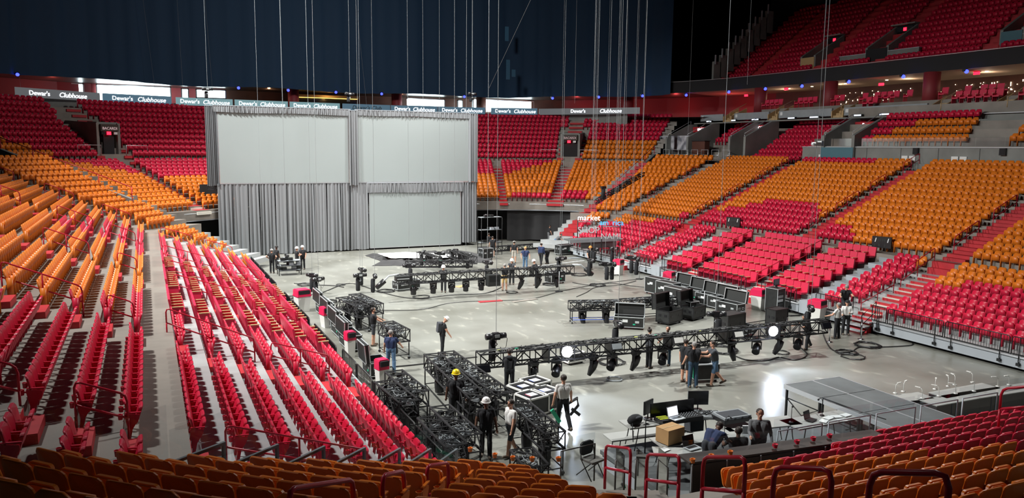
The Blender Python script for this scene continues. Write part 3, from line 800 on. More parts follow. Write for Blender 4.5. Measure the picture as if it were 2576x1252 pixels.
for k in range(21, 29):
    X = 50.2+.8*(k-20)-.6
    mb.box((X+.4, 55.5, zup(k)/2+3.7), (.82, 18.0, zup(k)-7.4), 'concrete_deck')
S('floor_upper_mid_rows', mb)
def ramp(Y0, Y1, lab, sign, X0=50.3, zf=9.4, zt=11.75, X1=54.3, open_m='black_matte'):   # gangway mouth with sloping cheek walls
    mb = MB()
    for y in (Y0, Y1):
        mb.raw([(X0, y-.14, zf-1.6), (X1, y-.14, zf-1.6), (X1, y-.14, zt), (X1-.9, y-.14, zt), (X0, y-.14, zf+.9),
                (X0, y+.14, zf-1.6), (X1, y+.14, zf-1.6), (X1, y+.14, zt), (X1-.9, y+.14, zt), (X0, y+.14, zf+.9)],
               [(0, 4, 3, 2, 1), (5, 6, 7, 8, 9), (4, 9, 8, 3), (0, 5, 9, 4), (3, 8, 7, 2)], 'concrete_wall')
    mb.box(((X0+X1)/2, (Y0+Y1)/2, zf-.9), (X1-X0, Y1-Y0, .1), 'concrete_deck'); mb.box((X1+.1, (Y0+Y1)/2, zf+.2), (.2, Y1-Y0, 2.2), open_m)
    S('wall_gangway', mb)
    t = T('gangway_sign', lab, 'sign', (X1-.5, (Y0+Y1)/2, zt-.55), 0)
    MB().box((0, 0, 0), (.2, Y1-Y0-.3, .55), 'step_red').build('header_panel', t)
    MB().box((-.06, -.2*(Y1-Y0), -.45), (.08, .3, .25), 'red_exit').build('exit_lamp', t, 'small red lit lamp')
    if sign: text('lettering', sign, .42, 'led_white', t, upright((-.12, 0, -.12), -1, 0), ext=.01)
    for y in (Y0+.14, Y1-.14): mb = MB(); mb.tube([(X0+.1, y, zf+1.2), (X1-.9, y, zt+.35)], .025, 'pale_steel', 6); mb.tube([(X0+.1, y, zf+.7), (X0+.1, y, zf+1.2)], .02, 'pale_steel', 6); mb.tube([(X1-.9, y, zt), (X1-.9, y, zt+.35)], .02, 'pale_steel', 6); single('gangway_rail', mb, lab.replace('lit sign over', ('first' if y < (Y0+Y1)/2 else 'second')+' steel rail on'), 'rail')
    
ramp(43.7, 46.7, 'lit sign over the wide gangway mouth beside the grey wall', 'Bacardi'); ramp(55.9, 58.0, 'lit sign over the gangway mouth with round emblem', 'OO Fuego'); ramp(64.3, 67.9, 'lit sign over the gangway mouth behind the camouflage panels', 'BACARDI')
mb = MB(); mb.box((50.3, 45.2, 8.65), (.1, 3.2, 1.4), 'teal_panel'); S('wall_gangway_front', mb)
# platform with camouflage-print desk screens
t = T('broadcast_platform', 'dark platform fenced with grey tube frames at the top of the orange rows', 'platform', (50.2, 62.4, 7.3))
MB().box((.4, 0, .6), (2.0, 11.6, .15), 'black_matte').build('deck', t)
for i in range(8):
    y = -5.3+i*1.55; mb = MB(); mb.tube([(-.55, y, .7), (-.55, y, 1.75), (-.55, y+1.0, 1.75), (-.55, y+1.0, .7)], .035, 'pale_steel', 6); mb.tube([(-.55, y, 1.25), (-.55, y+1.0, 1.25)], .03, 'pale_steel', 6); mb.build('guard_frame', t)
mat('camo_print', (0.55, 0.56, 0.60), .6, col2=(0.16, 0.17, 0.20), scale=1.6, detail=1.0)
for y in (68.7, 65.6):
    single('desk_screen', MB().box((0, 0, 0), (.08, 2.9 if y > 67 else 2.2, 1.5), 'camo_print'), 'grey camouflage-print screen panel standing on the broadcast platform', 'panel', (50.9, y, 9.75), group='camouflage screens')
single('wooden_counter', MB().box((0, 0, .65), (.6, 2.0, 1.3), 'brown_wall').box((0, 0, 1.33), (.75, 2.1, .06), 'black_plastic'), 'brown counter beside the camouflage screens', 'counter', (50.9, 62.9, 8.6))
# suites above the side stand: grey panels, padded rows, wooden stairs
def suite_panel(Y0, Y1, z0=12.1, z1=12.78):
    single('suite_parapet', MB().box((0, 0, (z1-z0)/2), (.2, Y1-Y0, z1-z0), 'grey_panel').box((-.06, (Y1-Y0)/2-.35, (z1-z0)*.6), (.12, .3, .3), 'label_white'), 'smooth grey parapet panel in front of the club seats', 'panel', (54.8, (Y0+Y1)/2, z0), group='grey club parapets')
for a, b_ in ((36.8+4, 48.7), (50.0, 56.3), (57.6, 62.5), (64.2, 67.8)): suite_panel(a, b_)
def wood_stair(Y):
    t = T('wooden_stair', 'tan wooden side stair with handrails climbing between grey parapets', 'stair', (54.9, Y, 11.9), 0, 'club stairs')
    mb = MB()
    for i in range(5): mb.box((.35*i, 0, .12+.22*i), (.36, 1.1, .24), 'wood_tan')
    mb.build('treads', t)
    for s_ in (-.6, .6):
        mb = MB(); mb.raw([(-.3, s_-.04, 0), (1.7, s_-.04, .9), (1.7, s_-.04, 1.5), (-.3, s_-.04, .6), (-.3, s_+.04, 0), (1.7, s_+.04, .9), (1.7, s_+.04, 1.5), (-.3, s_+.04, .6)],
                          [(0, 3, 2, 1), (4, 5, 6, 7), (3, 7, 6, 2), (0, 4, 7, 3), (1, 2, 6, 5)], 'tan_wall'); mb.build('side_board', t)
    mb = MB(); mb.tube([(-.4, -.5, .3), (-.4, -.5, 1.0), (1.7, -.5, 1.95)], .035, 'wood_tan', 6); mb.build('handrail', t)
    return t
ws = wood_stair(49.3)
for y in (57.0, 63.4, 40.0, 35.0): dup(ws, (54.9, y, 11.9), 0)
mb = MB(); mb.box((54.6, 55, 11.85), (1.2, 26, .12), 'concrete_wall'); mb.box((55.6, 36, 12.2), (2.2, 24, .9), 'concrete_deck'); mb.box((56.8, 40, 12.6), (1.6, 40, 1.0), 'concrete_deck'); S('floor_suite_steps', mb)
ps = T('club_armchair', 'red padded club seat in the rows above the grey parapets', 'seat', (56.2, 36, 12.65), face(-1, 0), 'club seats above the parapets')
for pn, pm in padded_parts(): pm.build(pn, ps)
for r_, (X, z) in enumerate([(55.6, 12.65), (56.6, 13.1)]):
    for y in np.arange(34.0, 61, .62):
        if r_ == 0 and 40 < y: 
            if not (40.9 < y < 42.2 or 46 < y < 47.4): continue
        if abs(y-49.3) < .9 or abs(y-57) < .9 or abs(y-40) < .8 or abs(y-35) < .7 or abs(y-42.2) < 1.1 or abs(y-61.2) < 1.1 or abs(y-52.3) < .8: continue
        if r_ == 1 and (int(y*1.7) % 5 == 0): continue
        dup(ps, (X, y, z), face(-1, 0))
for i, (y, w_) in enumerate([(65.8, 1.5), (62.0, 1.2), (58.9, 1.8), (54.2, 1.6), (51.5, 1.9), (46.8, 1.4), (44.2, 1.8)]):   # lit desks along the ledge
    t = T('ledge_monitor', 'low desk monitor glowing pale blue on the ledge below the grey parapets', 'monitor', (54.3, y, 11.9), 0, 'glowing ledge monitors')
    MB().box((0, 0, .14), (.2, w_*.6, .2), 'black_plastic').build('housing', t); MB().box((-.11, 0, .15), (.02, w_*.5, .12), 'screen_on').build('screen', t)
# upper deck
mb = MB()
for i in range(16):
    X = 58.6+.8*i-.6; mb.quad((X, 8, zdeck(i)), (X+.8, 8, zdeck(i)), (X+.8, 70.5, zdeck(i)), (X, 70.5, zdeck(i)), 'concrete_deck'); mb.quad((X, 8, zdeck(i)-.62), (X, 70.5, zdeck(i)-.62), (X, 70.5, zdeck(i)), (X, 8, zdeck(i)), 'step_red')
mb.quad((70.6, 8, 24), (70.6, 75, 24), (70.6, 75, 34), (70.6, 8, 34), 'black_matte')
S('floor_upper_deck', mb)
mb = MB()
for Y in (32.3, 39.3, 49.4, 56.2, 64.7):
    for i in range(15):
        X = 58.6+.8*i; mb.box((X-.2, Y, zdeck(i)+.01), (.78, 1.0, .1), 'step_red'); mb.box((X-.5, Y, zdeck(i)-.15), (.3, 1.0, .3), 'step_red')
S('floor_upper_aisles', mb)
def hatch(Y, W, i0, i1, front, lab, sgn_=True):
    X0 = 58.6+.8*i0-.55; X1 = 58.6+.8*i1; z0 = zdeck(i0)-.1; z1 = zdeck(i1)+.8; mb = MB()
    for y in (Y-W/2, Y+W/2):
        mb.raw([(X0, y-.12, z0), (X1, y-.12, z0), (X1, y-.12, z1), (X0, y-.12, z0+1.2), (X0, y+.12, z0), (X1, y+.12, z0), (X1, y+.12, z1), (X0, y+.12, z0+1.2)],
               [(0, 3, 2, 1), (4, 5, 6, 7), (3, 7, 6, 2), (0, 4, 7, 3)], 'concrete_wall')
    mb.box((X1, Y, (z0+z1)/2), (.15, W, z1-z0), 'black_matte'); mb.box((X0, Y, z0+.5), (.12, W, 1.1), front); mb.box((X1-.3, Y, z1+.05), (.7, W+.3, .1), 'concrete_wall')
    S('wall_upper_hatch', mb)
    if sgn_:
        t = T('upper_gangway_sign', lab, 'sign', (X1-.35, Y, z1-.4))
        MB().box((0, 0, 0), (.12, W*.8, .45), 'black_plastic').build('header_panel', t); MB().box((-.08, -.1, 0), (.05, .3, .28), 'red_exit').build('exit_lamp', t, 'small red lit lamp')
hatch(37.9, 1.6, 2, 6, 'teal_panel', 'black header of the teal-fronted upper gangway'); hatch(29.6, 2.4, 2, 6, 'concrete_wall', 'black header of the upper gangway nearest the frame edge'.replace('nearest', 'close to'))
hatch(49.9, 2.2, 2, 6, 'black_matte', 'black header with red lamp over the dark upper gangway'); hatch(57.9, 1.7, 2, 6, 'tan_wall', 'black header with red lamp beside the cream upper wall')
for i, (y, W) in enumerate([(47.2, 3.0), (52.5, 3.0), (33.2, 3.4), (36.3, 1.7)]):
    single('upper_parapet', MB().box((0, 0, .35), (.25, W, .7), 'concrete_wall').box((0, 0, .73), (.35, W+.1, .06), 'grey_steel'), f'pale concrete parapet on the {ordn(i+1)} landing of the dark upper deck', 'wall', (59.8, y, zdeck(2)-.1))['kind'] = 'structure'
mb = MB()
for i in range(9):
    X = 57.5+.9*i; mb.box((X, 68.9, 17.5+.75*i), (1.0, .3, 2.4), 'concrete_wall'); mb.box((X-.35, 68.7, 18.9+.75*i), (.12, .12, 1.0), 'grey_steel')
S('wall_upper_stair', mb)
# great black drape round the upper deck, hung on the ring
def drape_path(poly, z0, z1, m, fold=.22, step=.55, z0f=None):
    mb = MB(); pts = []; s_ = 0; rr_ = random.Random(3)
    for a, b_ in zip(poly, poly[1:]):
        L = math.dist(a, b_); n = max(1, int(L/step))
        for i in range(n): t = i/n; pts.append((a[0]+(b_[0]-a[0])*t, a[1]+(b_[1]-a[1])*t, (b_[1]-a[1])/L, -(b_[0]-a[0])/L))
    V = []
    for i, (x, y, nx, ny) in enumerate(pts):
        w_ = fold*math.sin(i*1.9+math.sin(i*.37)*1.3); V.append((x+nx*w_, y+ny*w_, z0+.12*math.sin(i*.21))); V.append((x+nx*w_*.4, y+ny*w_*.4, z1))
    mb.raw(V, [(2*i, 2*i+2, 2*i+3, 2*i+1) for i in range(len(pts)-1)], m, smooth=True); return mb
cp = off(RING, -.35)
dp = drape_path(cp[:16]+[lerp_at(cp, Y=71.5, lo=14)], 15.2, 36, 'drape_navy')
o = dp.build('upper_deck_curtain'); o['label'] = 'huge near-black curtain ringing the upper deck above the far concourse'; o['category'] = 'curtain'
S('ceiling', MB().quad((-60, -30, 36), (110, -30, 36), (110, 140, 36), (-60, 140, 36), 'black_matte'))
mb = MB(); band(mb, [(-60, -30), (-60, 140), (110, 140), (110, -30)], 0, 36, 'black_matte'); S('wall_shell', mb)
for i, (px, py, h) in enumerate([(587, 25, 1.5), (585, 135, 2.2), (828, 47, 1.2), (1275, 85, 1.6), (1278, 175, 2.2), (338, 125, 1.4), (1292, 184, .8)]):
    p = GD(px, py, 88)
    single('curtain_gap_glint', MB().box((0, 0, 0), (.45, .06, h), 'gap_glow' if 'gap_glow' in MATS else (emat('gap_glow', (.05, .20, .34), .12) and 'gap_glow')), f'{ordn(i+1)} faint blue window gleam showing through the black curtain', 'window', p)
# ---- corner ramps beside the end stands, black masking and openings under the end decks
for right in (True, False):
    cx, cyy = RC if right else LC; sx = 1 if right else -1; mb = MB()
    a = math.radians(56.6 if right else 58.4); q0 = (cx+sx*17*math.sin(a), cyy+17*math.cos(a)); q1 = (cx+sx*26.8*math.sin(a), cyy+26.8*math.cos(a))
    n_ = (math.cos(a)*.16, -sx*math.sin(a)*.16)
    for (p, q, za, zb) in ((q0, q1, 5.2, 8.6),):
        V = [(p[0]-n_[0], p[1]-n_[1], 1.5), (q[0]-n_[0], q[1]-n_[1], 1.5), (q[0]-n_[0], q[1]-n_[1], zb), (p[0]-n_[0], p[1]-n_[1], za)]
        V += [(x+2*n_[0], y+2*n_[1], z) for x, y, z in V]
        mb.raw(V, [(0, 1, 2, 3), (7, 6, 5, 4), (3, 2, 6, 7), (0, 3, 7, 4)], 'concrete_wall')
    S('wall_corner_ramp_'+('right' if right else 'left'), mb)
    mb = MB()
    for f in (0, .25, .5, .75, 1): x, y = q0[0]+(q1[0]-q0[0])*f, q0[1]+(q1[1]-q0[1])*f; mb.tube([(x, y, 5.2+3.4*f-.4), (x, y, 5.2+3.4*f+.8)], .03, 'handrail_red', 6)
    mb.tube([(q0[0], q0[1], 6.0), (q1[0], q1[1], 9.4)], .03, 'handrail_red', 6)
    single('ramp_rail', mb, 'long red rail on the sloping concrete wall of the far '+('corner beyond the word signs' if right else 'corner beside the drape'), 'rail')
    mb = MB(); P = [math.radians(t) for t in range(-18, 60, 3)]
    f = [(cx+sx*16.75*math.sin(p), cyy+16.75*math.cos(p)) for p in P]
    band(mb, f, 3.05, 3.62, 'grey_steel'); mb.tube([(x, y, 3.66) for x, y in f], .05, 'pale_steel', 6)
    S('trim_2' if right else 'trim_3', mb)
    f2 = [(cx+sx*19*math.sin(p), cyy+19*math.cos(p)) for p in P]; mb = MB(); band(mb, f2, 0, 3.3, 'black_matte'); S('wall_under_end_'+('right' if right else 'left'), mb)
cx, cyy = RC
f = [(cx+17.3*math.sin(math.radians(t)), cyy+17.3*math.cos(math.radians(t))) for t in np.arange(21, 50, 1.5)]
o = drape_path(f, 0.03, 3.3, 'drape_black', .12, .4).build('masking_curtain'); o['label'] = 'matte black masking curtain hanging under the end stand ledge'; o['category'] = 'curtain'
# end-stand gangway mouths with signs
def end_mouth(cx, cyy, sx, phi, r0, r1, W, word, lab):
    a = math.radians(phi); ux, uy = sx*math.sin(a), math.cos(a); tx, ty = uy, -ux
    z0, z1 = zfar(r0)-.1, zfar(r1)-.05; mb = MB()
    for s_ in (-W/2, W/2):
        P = [(cx+ux*r+tx*s_, cyy+uy*r+ty*s_) for r in (r0, r1)]
        V = [(P[0][0]-tx*.12, P[0][1]-ty*.12, z0-.4), (P[1][0]-tx*.12, P[1][1]-ty*.12, z0-.4), (P[1][0]-tx*.12, P[1][1]-ty*.12, z1+.15), (P[0][0]-tx*.12, P[0][1]-ty*.12, z1-.1)]
        V += [(x+tx*.24, y+ty*.24, z) for x, y, z in V]
        mb.raw(V, [(0, 1, 2, 3), (7, 6, 5, 4), (3, 2, 6, 7), (0, 3, 7, 4), (1, 5, 6, 2)], 'concrete_wall')
        o_ = s_*2.0; p = (cx+ux*(r1-.2)+tx*o_, cyy+uy*(r1-.2)+ty*o_)
        mb.box((p[0], p[1], z1-.25), (W*.9, .2, .7), 'concrete_wall', rz=-sx*a)
    p = (cx+ux*(r0+.1), cyy+uy*(r0+.1)); mb.box((p[0], p[1], (z0+z1)/2-.1), (W-.2 if sx > 0 else W*.5, .15, z1-z0-.2), 'black_matte', rz=-sx*a); mb.box((p[0]+ux*2.2, p[1]+uy*2.2, z1-.12), (W, 4.4, .2), 'concrete_wall', rz=-sx*a)
    S('wall_end_gangway', mb)
    p = (cx+ux*(r0-.1), cyy+uy*(r0-.1), z1-.75)
    t = T('gangway_sign', lab, 'sign', p, -sx*a)
    MB().box((0, 0, .25), (W-.3, .2, .6), 'counter_brown').build('header_panel', t); MB().box((-.1, -.1, -.2), (.35, .08, .26), 'red_exit').build('exit_lamp', t, 'small red lit lamp'); MB().box((-.6, -.1, -.2), (.35, .06, .2), 'black_plastic').box((.5, -.1, -.2), (.3, .06, .2), 'label_white').build('notice_panel', t)
    text('lettering', word, .32, 'sign_dim' if 'sign_dim' in MATS else (emat('sign_dim', (.8, .55, .55), .6) and 'sign_dim'), t, upright((0, -.12, .1), 0, -1), ext=.01)
    for s_ in (-1, 1):
        mb = MB(); zr = zfar(27.4); q = [(cx+ux*27.0+tx*s_*o, cyy+uy*27.0+ty*s_*o) for o in (W/2+.2, W/2+2.2)]
        mb.tube([(*q[0], zr), (*q[0], zr+1.0), (*q[1], zr+1.0), (*q[1], zr)], .03, 'pale_steel', 6)
        single('guard_rail', mb, f'steel guard rail on the {"far" if s_ > 0 else "near"} side of the {word} gangway {"beyond the word signs" if sx > 0 else "left of the drape".replace("left of", "beside")}', 'rail')
end_mouth(*RC, 1, 36.7, 27.6, 32.0, 1.9, 'BACARDI', 'maroon header sign over the black doorway in the end stand')
end_mouth(*LC, -1, 36.0, 27.6, 32.2, 1.9, 'BACARDI', 'maroon header sign over the grey ramp beyond the orange rows')
# ================================================================== HANDRAILS
def rail_loop(p, q, name, lab, cat='rail', m='handrail_red', r=.023, h=.92, h2=.45, mid=True, group=None):
    p = Vector(p); q = Vector(q); d = q-p; L = d.length; t = T(name, lab, cat, tuple(p), 0, group); up = Vector((0, 0, 1))
    e = d.normalized()*.12; mb = MB(); z = Vector((0, 0, h)); z2 = Vector((0, 0, h2))
    pts = [z2+e*0, z-up*.13, z-up*.03+e*.3, z+e, d+z-e, d+z-up*.03-e*.3, d+z-up*.13, d+z2]
    mb.tube(pts, r, m, 8); mb.tube([z2, d+z2], r, m, 8); mb.build('rail', t)
    MB().tube([(0, 0, 0), z2], r, m, 8).build('post', t); MB().tube([d, d+z2], r, m, 8).build('post', t)
    if mid and L > 1.6: MB().tube([d/2, d/2+z], r, m, 8).build('post', t)
    return t
def side_rail(sgn, Y, ka, kb, lab):
    g = lambda k: (32.5+(.6+.87*k if k < 7 else 7+.8*(k-7))-.2 if sgn > 0 else 6.5-(.6+.87*k if k < 7 else 7+.8*(k-7))+.2, Y, .7+.3*k if k < 6.5 else 3.15+.35*(k-7))
    rail_loop(g(ka), g(kb), 'aisle_handrail', lab, group='red aisle handrails')
aisn = {27.7: 'first aisle beside the black front rails', 37.9: 'aisle over the padded blocks', 49.7: 'aisle above the scoreboard', 58.9: 'last aisle by the corner'}
for Y, segs in ((27.6, [(.3, 3.0), (3.6, 6.5), (8, 10.5), (12, 14.5), (15.5, 17.5), (19, 21)]), (37.95, [(8, 10), (11, 13.6), (15, 16.8), (19, 21)]), (49.7, [(7.5, 10), (11.5, 13.5), (15.5, 17.5), (19, 21)]), (58.8, [(15, 17), (10, 12)]), (35.15, [(.3, 2.6), (3.4, 6.2)]), (41.35, [(.3, 2.6), (3.4, 6.2)]), (49.2, [(0.3, 2.7), (3.5, 6.3)])):
    for i, (a, b_) in enumerate(segs): side_rail(1, Y, a, b_, f'red aisle handrail across the floor, {ordn(i+1)} rising from the {"front decks" if a<7 else "main rows"} at aisle {ordn(int(Y/7))}')
for Y, segs in ((16.25, [(2.2, 5.6), (7.3, 8.4), (9.5, 12)]), (26.0, [(.8, 3), (3.6, 6.6), (7.3, 8.2), (9.0, 11.5), (13, 15.5)]), (36.2, [(3.0, 6.0), (7.3, 8.2), (9.5, 11.5), (13.5, 15.5)]), (34.6, [(.3, 2.5)]), (46.4, [(.3, 2.8), (3.4, 6.3), (7.5, 9), (10, 12), (14, 16)]), (40.5, [(.5, 3), (4, 6.2)]), (57.0, [(1, 3), (4, 6.2), (8, 10), (12, 14), (16, 18)])):
    for i, (a, b_) in enumerate(segs): side_rail(-1, Y, a, b_, f'red handrail on the side stand by the fence, {ordn(i+1)} up aisle {ordn(int(Y/9))}')
def near_rail(px0, py0, D0, px1, py1, D1, lab):     # top ends
    a = Vector(GD(px0, py0, D0)); b_ = Vector(GD(px1, py1, D1)); a.z -= .92; b_.z -= .92
    rail_loop(a, b_, 'aisle_handrail', lab, r=.03, mid=False)
near_rail(1524, 1120, 15.6, 1587, 1128, 14.4, 'red looped handrail beside the folding chair')
near_rail(1628, 1142, 13.6, 1710, 1146, 12.4, 'red looped handrail below the navy polo shirt worker')
near_rail(1770, 1149, 10.9, 1876, 1150, 9.9, 'red looped handrail in front of the first orange seats by the desk')
near_rail(1948, 1174, 8.6, 2094, 1180, 7.9, 'red looped handrail second from the frame edge among orange seats')
near_rail(2190, 1186, 7.0, 2390, 1190, 6.4, 'red looped handrail low in the corner among orange seats')
near_rail(1128, 1163, 12.6, 1074, 1172, 11.6, 'tall narrow red handrail behind the black truss carts')
near_rail(1016, 1184, 10.5, 962, 1196, 9.6, 'middle red handrail on the curved orange block')
near_rail(888, 1205, 8.9, 726, 1230, 7.4, 'long red handrail lowest on the curved orange block')
near_rail(2520, 978, 17.5, 2600, 970, 17.0, 'red handrail beyond the crimson rows by the reading lamps')
# glass panels on dark rails along the row ends of the corner block
for j in range(2, 13):
    k = j+.5; r = 11+.8*k; th = math.radians(41.3+(k-2.5)*1.03+1.0); x, y = near_pt(th, r)
    a = th+math.radians(8)
    t = T('glass_rail', f'{ordn(j-1)} dark metal rail with clear panel stepping up the corner block', 'railing', (x, y, znear(k)-.3), -a, 'glass rails of the corner block')
    if j < 9: mb = MB(); mb.box((0, .35, .95), (.045, .95, .045), 'grey_panel'); mb.box((0, -.1, .45), (.045, .045, .98), 'grey_panel'); mb.box((0, .8, .45), (.045, .045, .98), 'grey_panel'); mb.build('frame', t)
    else: MB().box((0, .35, .1), (.04, .95, .1), 'grey_panel').build('frame', t)
    MB().quad((.05, -.1, .1), (.05, .85, .1), (.05, .85, 1.45), (.05, -.1, 1.45), 'glass').build('panel', t)
# ================================================================== SCREENS AND DRAPES (in the plane Y = 66)
YS = 66.0
def pleats(x0, x1, z0, z1, m, amp=.07, wl=.19, seed=1, flare=0.0, gather=0.0, y=YS, rows=5):
    rr_ = random.Random(seed); n = max(8, int((x1-x0)/wl*6)); mb = MB(); V = []
    ph = [rr_.random()*6.28 for _ in range(4)]; c = (x0+x1)/2
    for j in range(rows+1):
        t = j/rows; z = z1+(z0-z1)*t
        for i in range(n+1):
            s_ = i/n; x = x0+(x1-x0)*s_; u = x/wl*2*math.pi/1.0
            a = amp*(.5+.5*t)*(1+.5*math.sin(x*1.9+ph[1]))
            yy = a*math.sin(u+ph[0]+1.1*math.sin(x*2.3+ph[2]))+a*.45*math.sin(u*.43+ph[3]+t*gather)
            V.append((x+(x-c)*flare*t*t+.02*math.sin(u*.5+t*3)*gather, y+yy, z+(.03*math.sin(s_*9+ph[2]) if j == rows else 0)))
    F_ = [(j*(n+1)+i, j*(n+1)+i+1, (j+1)*(n+1)+i+1, (j+1)*(n+1)+i) for j in range(rows) for i in range(n)]
    mb.raw(V, [f[::-1] for f in F_], m, smooth=True); return mb
def drape(x0, x1, z0, z1, lab, m='drape_silver', **k):
    t = T('silver_drape', lab, 'curtain', (0, 0, 0)); pleats(x0, x1, z0, z1, m, **k).build('cloth', t)
    MB().box(((x0+x1)/2, k.get('y', YS)+.02, z1), (x1-x0, .08, .05), 'grey_steel').build('heading_tape', t); return t
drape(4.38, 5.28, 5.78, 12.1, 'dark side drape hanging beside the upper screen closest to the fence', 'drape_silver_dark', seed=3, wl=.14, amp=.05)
drape(5.0, 15.95, 11.62, 12.14, 'short valance drape over the first upper projection screen', 'drape_silver', seed=4, y=YS-.12, wl=.16, amp=.04, rows=2, gather=1.5)
drape(15.78, 16.52, 5.72, 12.05, 'narrow silver drape between the two upper screens', 'drape_silver', seed=5, wl=.2, amp=.12, y=YS-.15)
drape(16.3, 26.9, 11.66, 12.14, 'short valance drape over the second upper projection screen', 'drape_silver', seed=6, y=YS-.1, wl=.18, amp=.05, rows=2, gather=1.5)
drape(26.82, 27.72, 5.9, 12.1, 'silver side drape closing the upper screens by the open stands', 'drape_silver', seed=7, wl=.22, amp=.08, y=YS-.12)
edges = [5.12, 6.35, 7.45, 8.35, 9.55, 10.55, 11.6, 12.7, 13.85, 14.95, 15.85, 17.38]
for i in range(11):
    gp = .05 if i in (2, 4, 7, 9) else 0.0
    drape(edges[i]+gp, edges[i+1]-gp-.02, .03 if i < 6 else .1, 5.9, f'{ordn(i+1)} long silver drape panel under the first upper screen', 'drape_silver', seed=10+i, wl=.30, amp=.085, flare=.02 if gp else .05, gather=.8, rows=6)
drape(17.3, 26.3, 5.02, 5.88, 'gathered silver valance above the lower projection screen', 'drape_silver', seed=30, y=YS-.1, wl=.17, amp=.05, rows=3, gather=2)
drape(26.2, 27.7, .3, 5.86, 'long silver drape closing the lower screen by the black curtain', 'drape_silver', seed=31, wl=.24, amp=.09)
def screen(x0, x1, z0, z1, lab, wires=()):
    t = T('projection_screen', lab, 'screen', ((x0+x1)/2, YS-.02, z0)); w_, h = x1-x0, z1-z0
    MB().box((0, 0, h/2), (w_-.08, .03, h-.08), 'projection_cloth').build('screen_cloth', t)
    mb = MB()
    for sx in (-1, 1): mb.box((sx*w_/2, .01, h/2), (.06, .06, h), 'pale_steel')
    mb.box((0, .01, 0), (w_, .06, .07), 'pale_steel'); mb.box((0, .01, h), (w_, .06, .06), 'grey_steel'); mb.build('frame', t)
screen(5.3, 15.72, 5.95, 11.66, 'large blank projection screen, upper one closest to the fence side')
screen(16.56, 26.82, 5.95, 11.72, 'large blank projection screen, upper one above the low screen')
screen(17.5, 26.05, .18, 5.03, 'lowest blank projection screen hanging just off the floor')
mb = MB(); mb.box((5.24, YS+.12, 8.8), (.14, .1, 6), 'black_matte'); mb.box((16.5, YS+.1, 8.8), (.12, .1, 6), 'black_matte'); mb.box((26.13, YS+.1, 2.7), (.16, .1, 4.9), 'black_matte')
mb.box((21.8, YS+.2, .2), (9, .1, .5), 'black_matte'); single('black_masking', mb, 'black masking strips edging the projection screens', 'curtain')['kind'] = 'structure'
single('dark_riser', MB().box((0, 0, .42), (10.5, 1.0, .84), 'counter_brown'), 'low dark riser behind the lowest screen', 'riser', (21.9, 68.8, 0))
single('backing_curtain', drape_path([(3.9, 68.2), (28.3, 68.2)], .02, 5.8, 'drape_black', .06, .3), 'black backing curtain seen through the gaps of the silver drapes', 'curtain')
# truss behind that carries the drapes
def box_truss(p, q, w_, m='black_matte', bay=.5, r=.025, h=None):
    p = Vector(p); q = Vector(q); d = q-p; L = d.length; e = d.normalized(); s_ = Vector((-e.y, e.x, 0)).normalized(); u = Vector((0, 0, 1)); h = h or w_
    mb = MB(); C = [(-w_/2, -h/2), (w_/2, -h/2), (w_/2, h/2), (-w_/2, h/2)]; P = lambda c, t: p+e*t+s_*c[0]+u*c[1]
    for c in C: mb.tube([P(c, 0), P(c, L)], r, m, 6)
    n = max(1, round(L/bay)); b_ = L/n; k_ = r*.62
    for i in range(n+1):
        for a in range(4): mb.tube([P(C[a], i*b_), P(C[(a+1) % 4], i*b_)], k_, m, 4, caps=False)
        if i < n:
            for a in (0, 1, 2, 3):
                if i % 2: mb.tube([P(C[a], i*b_), P(C[(a+1) % 4], (i+1)*b_)], k_, m, 4, caps=False)
                else: mb.tube([P(C[(a+1) % 4], i*b_), P(C[a], (i+1)*b_)], k_, m, 4, caps=False)
    return mb
single('drape_truss', box_truss((4.4, YS+.5, 5.6), (27.7, YS+.5, 5.6), .3, bay=.6), 'long black truss behind the join between upper and lower drapes', 'truss')
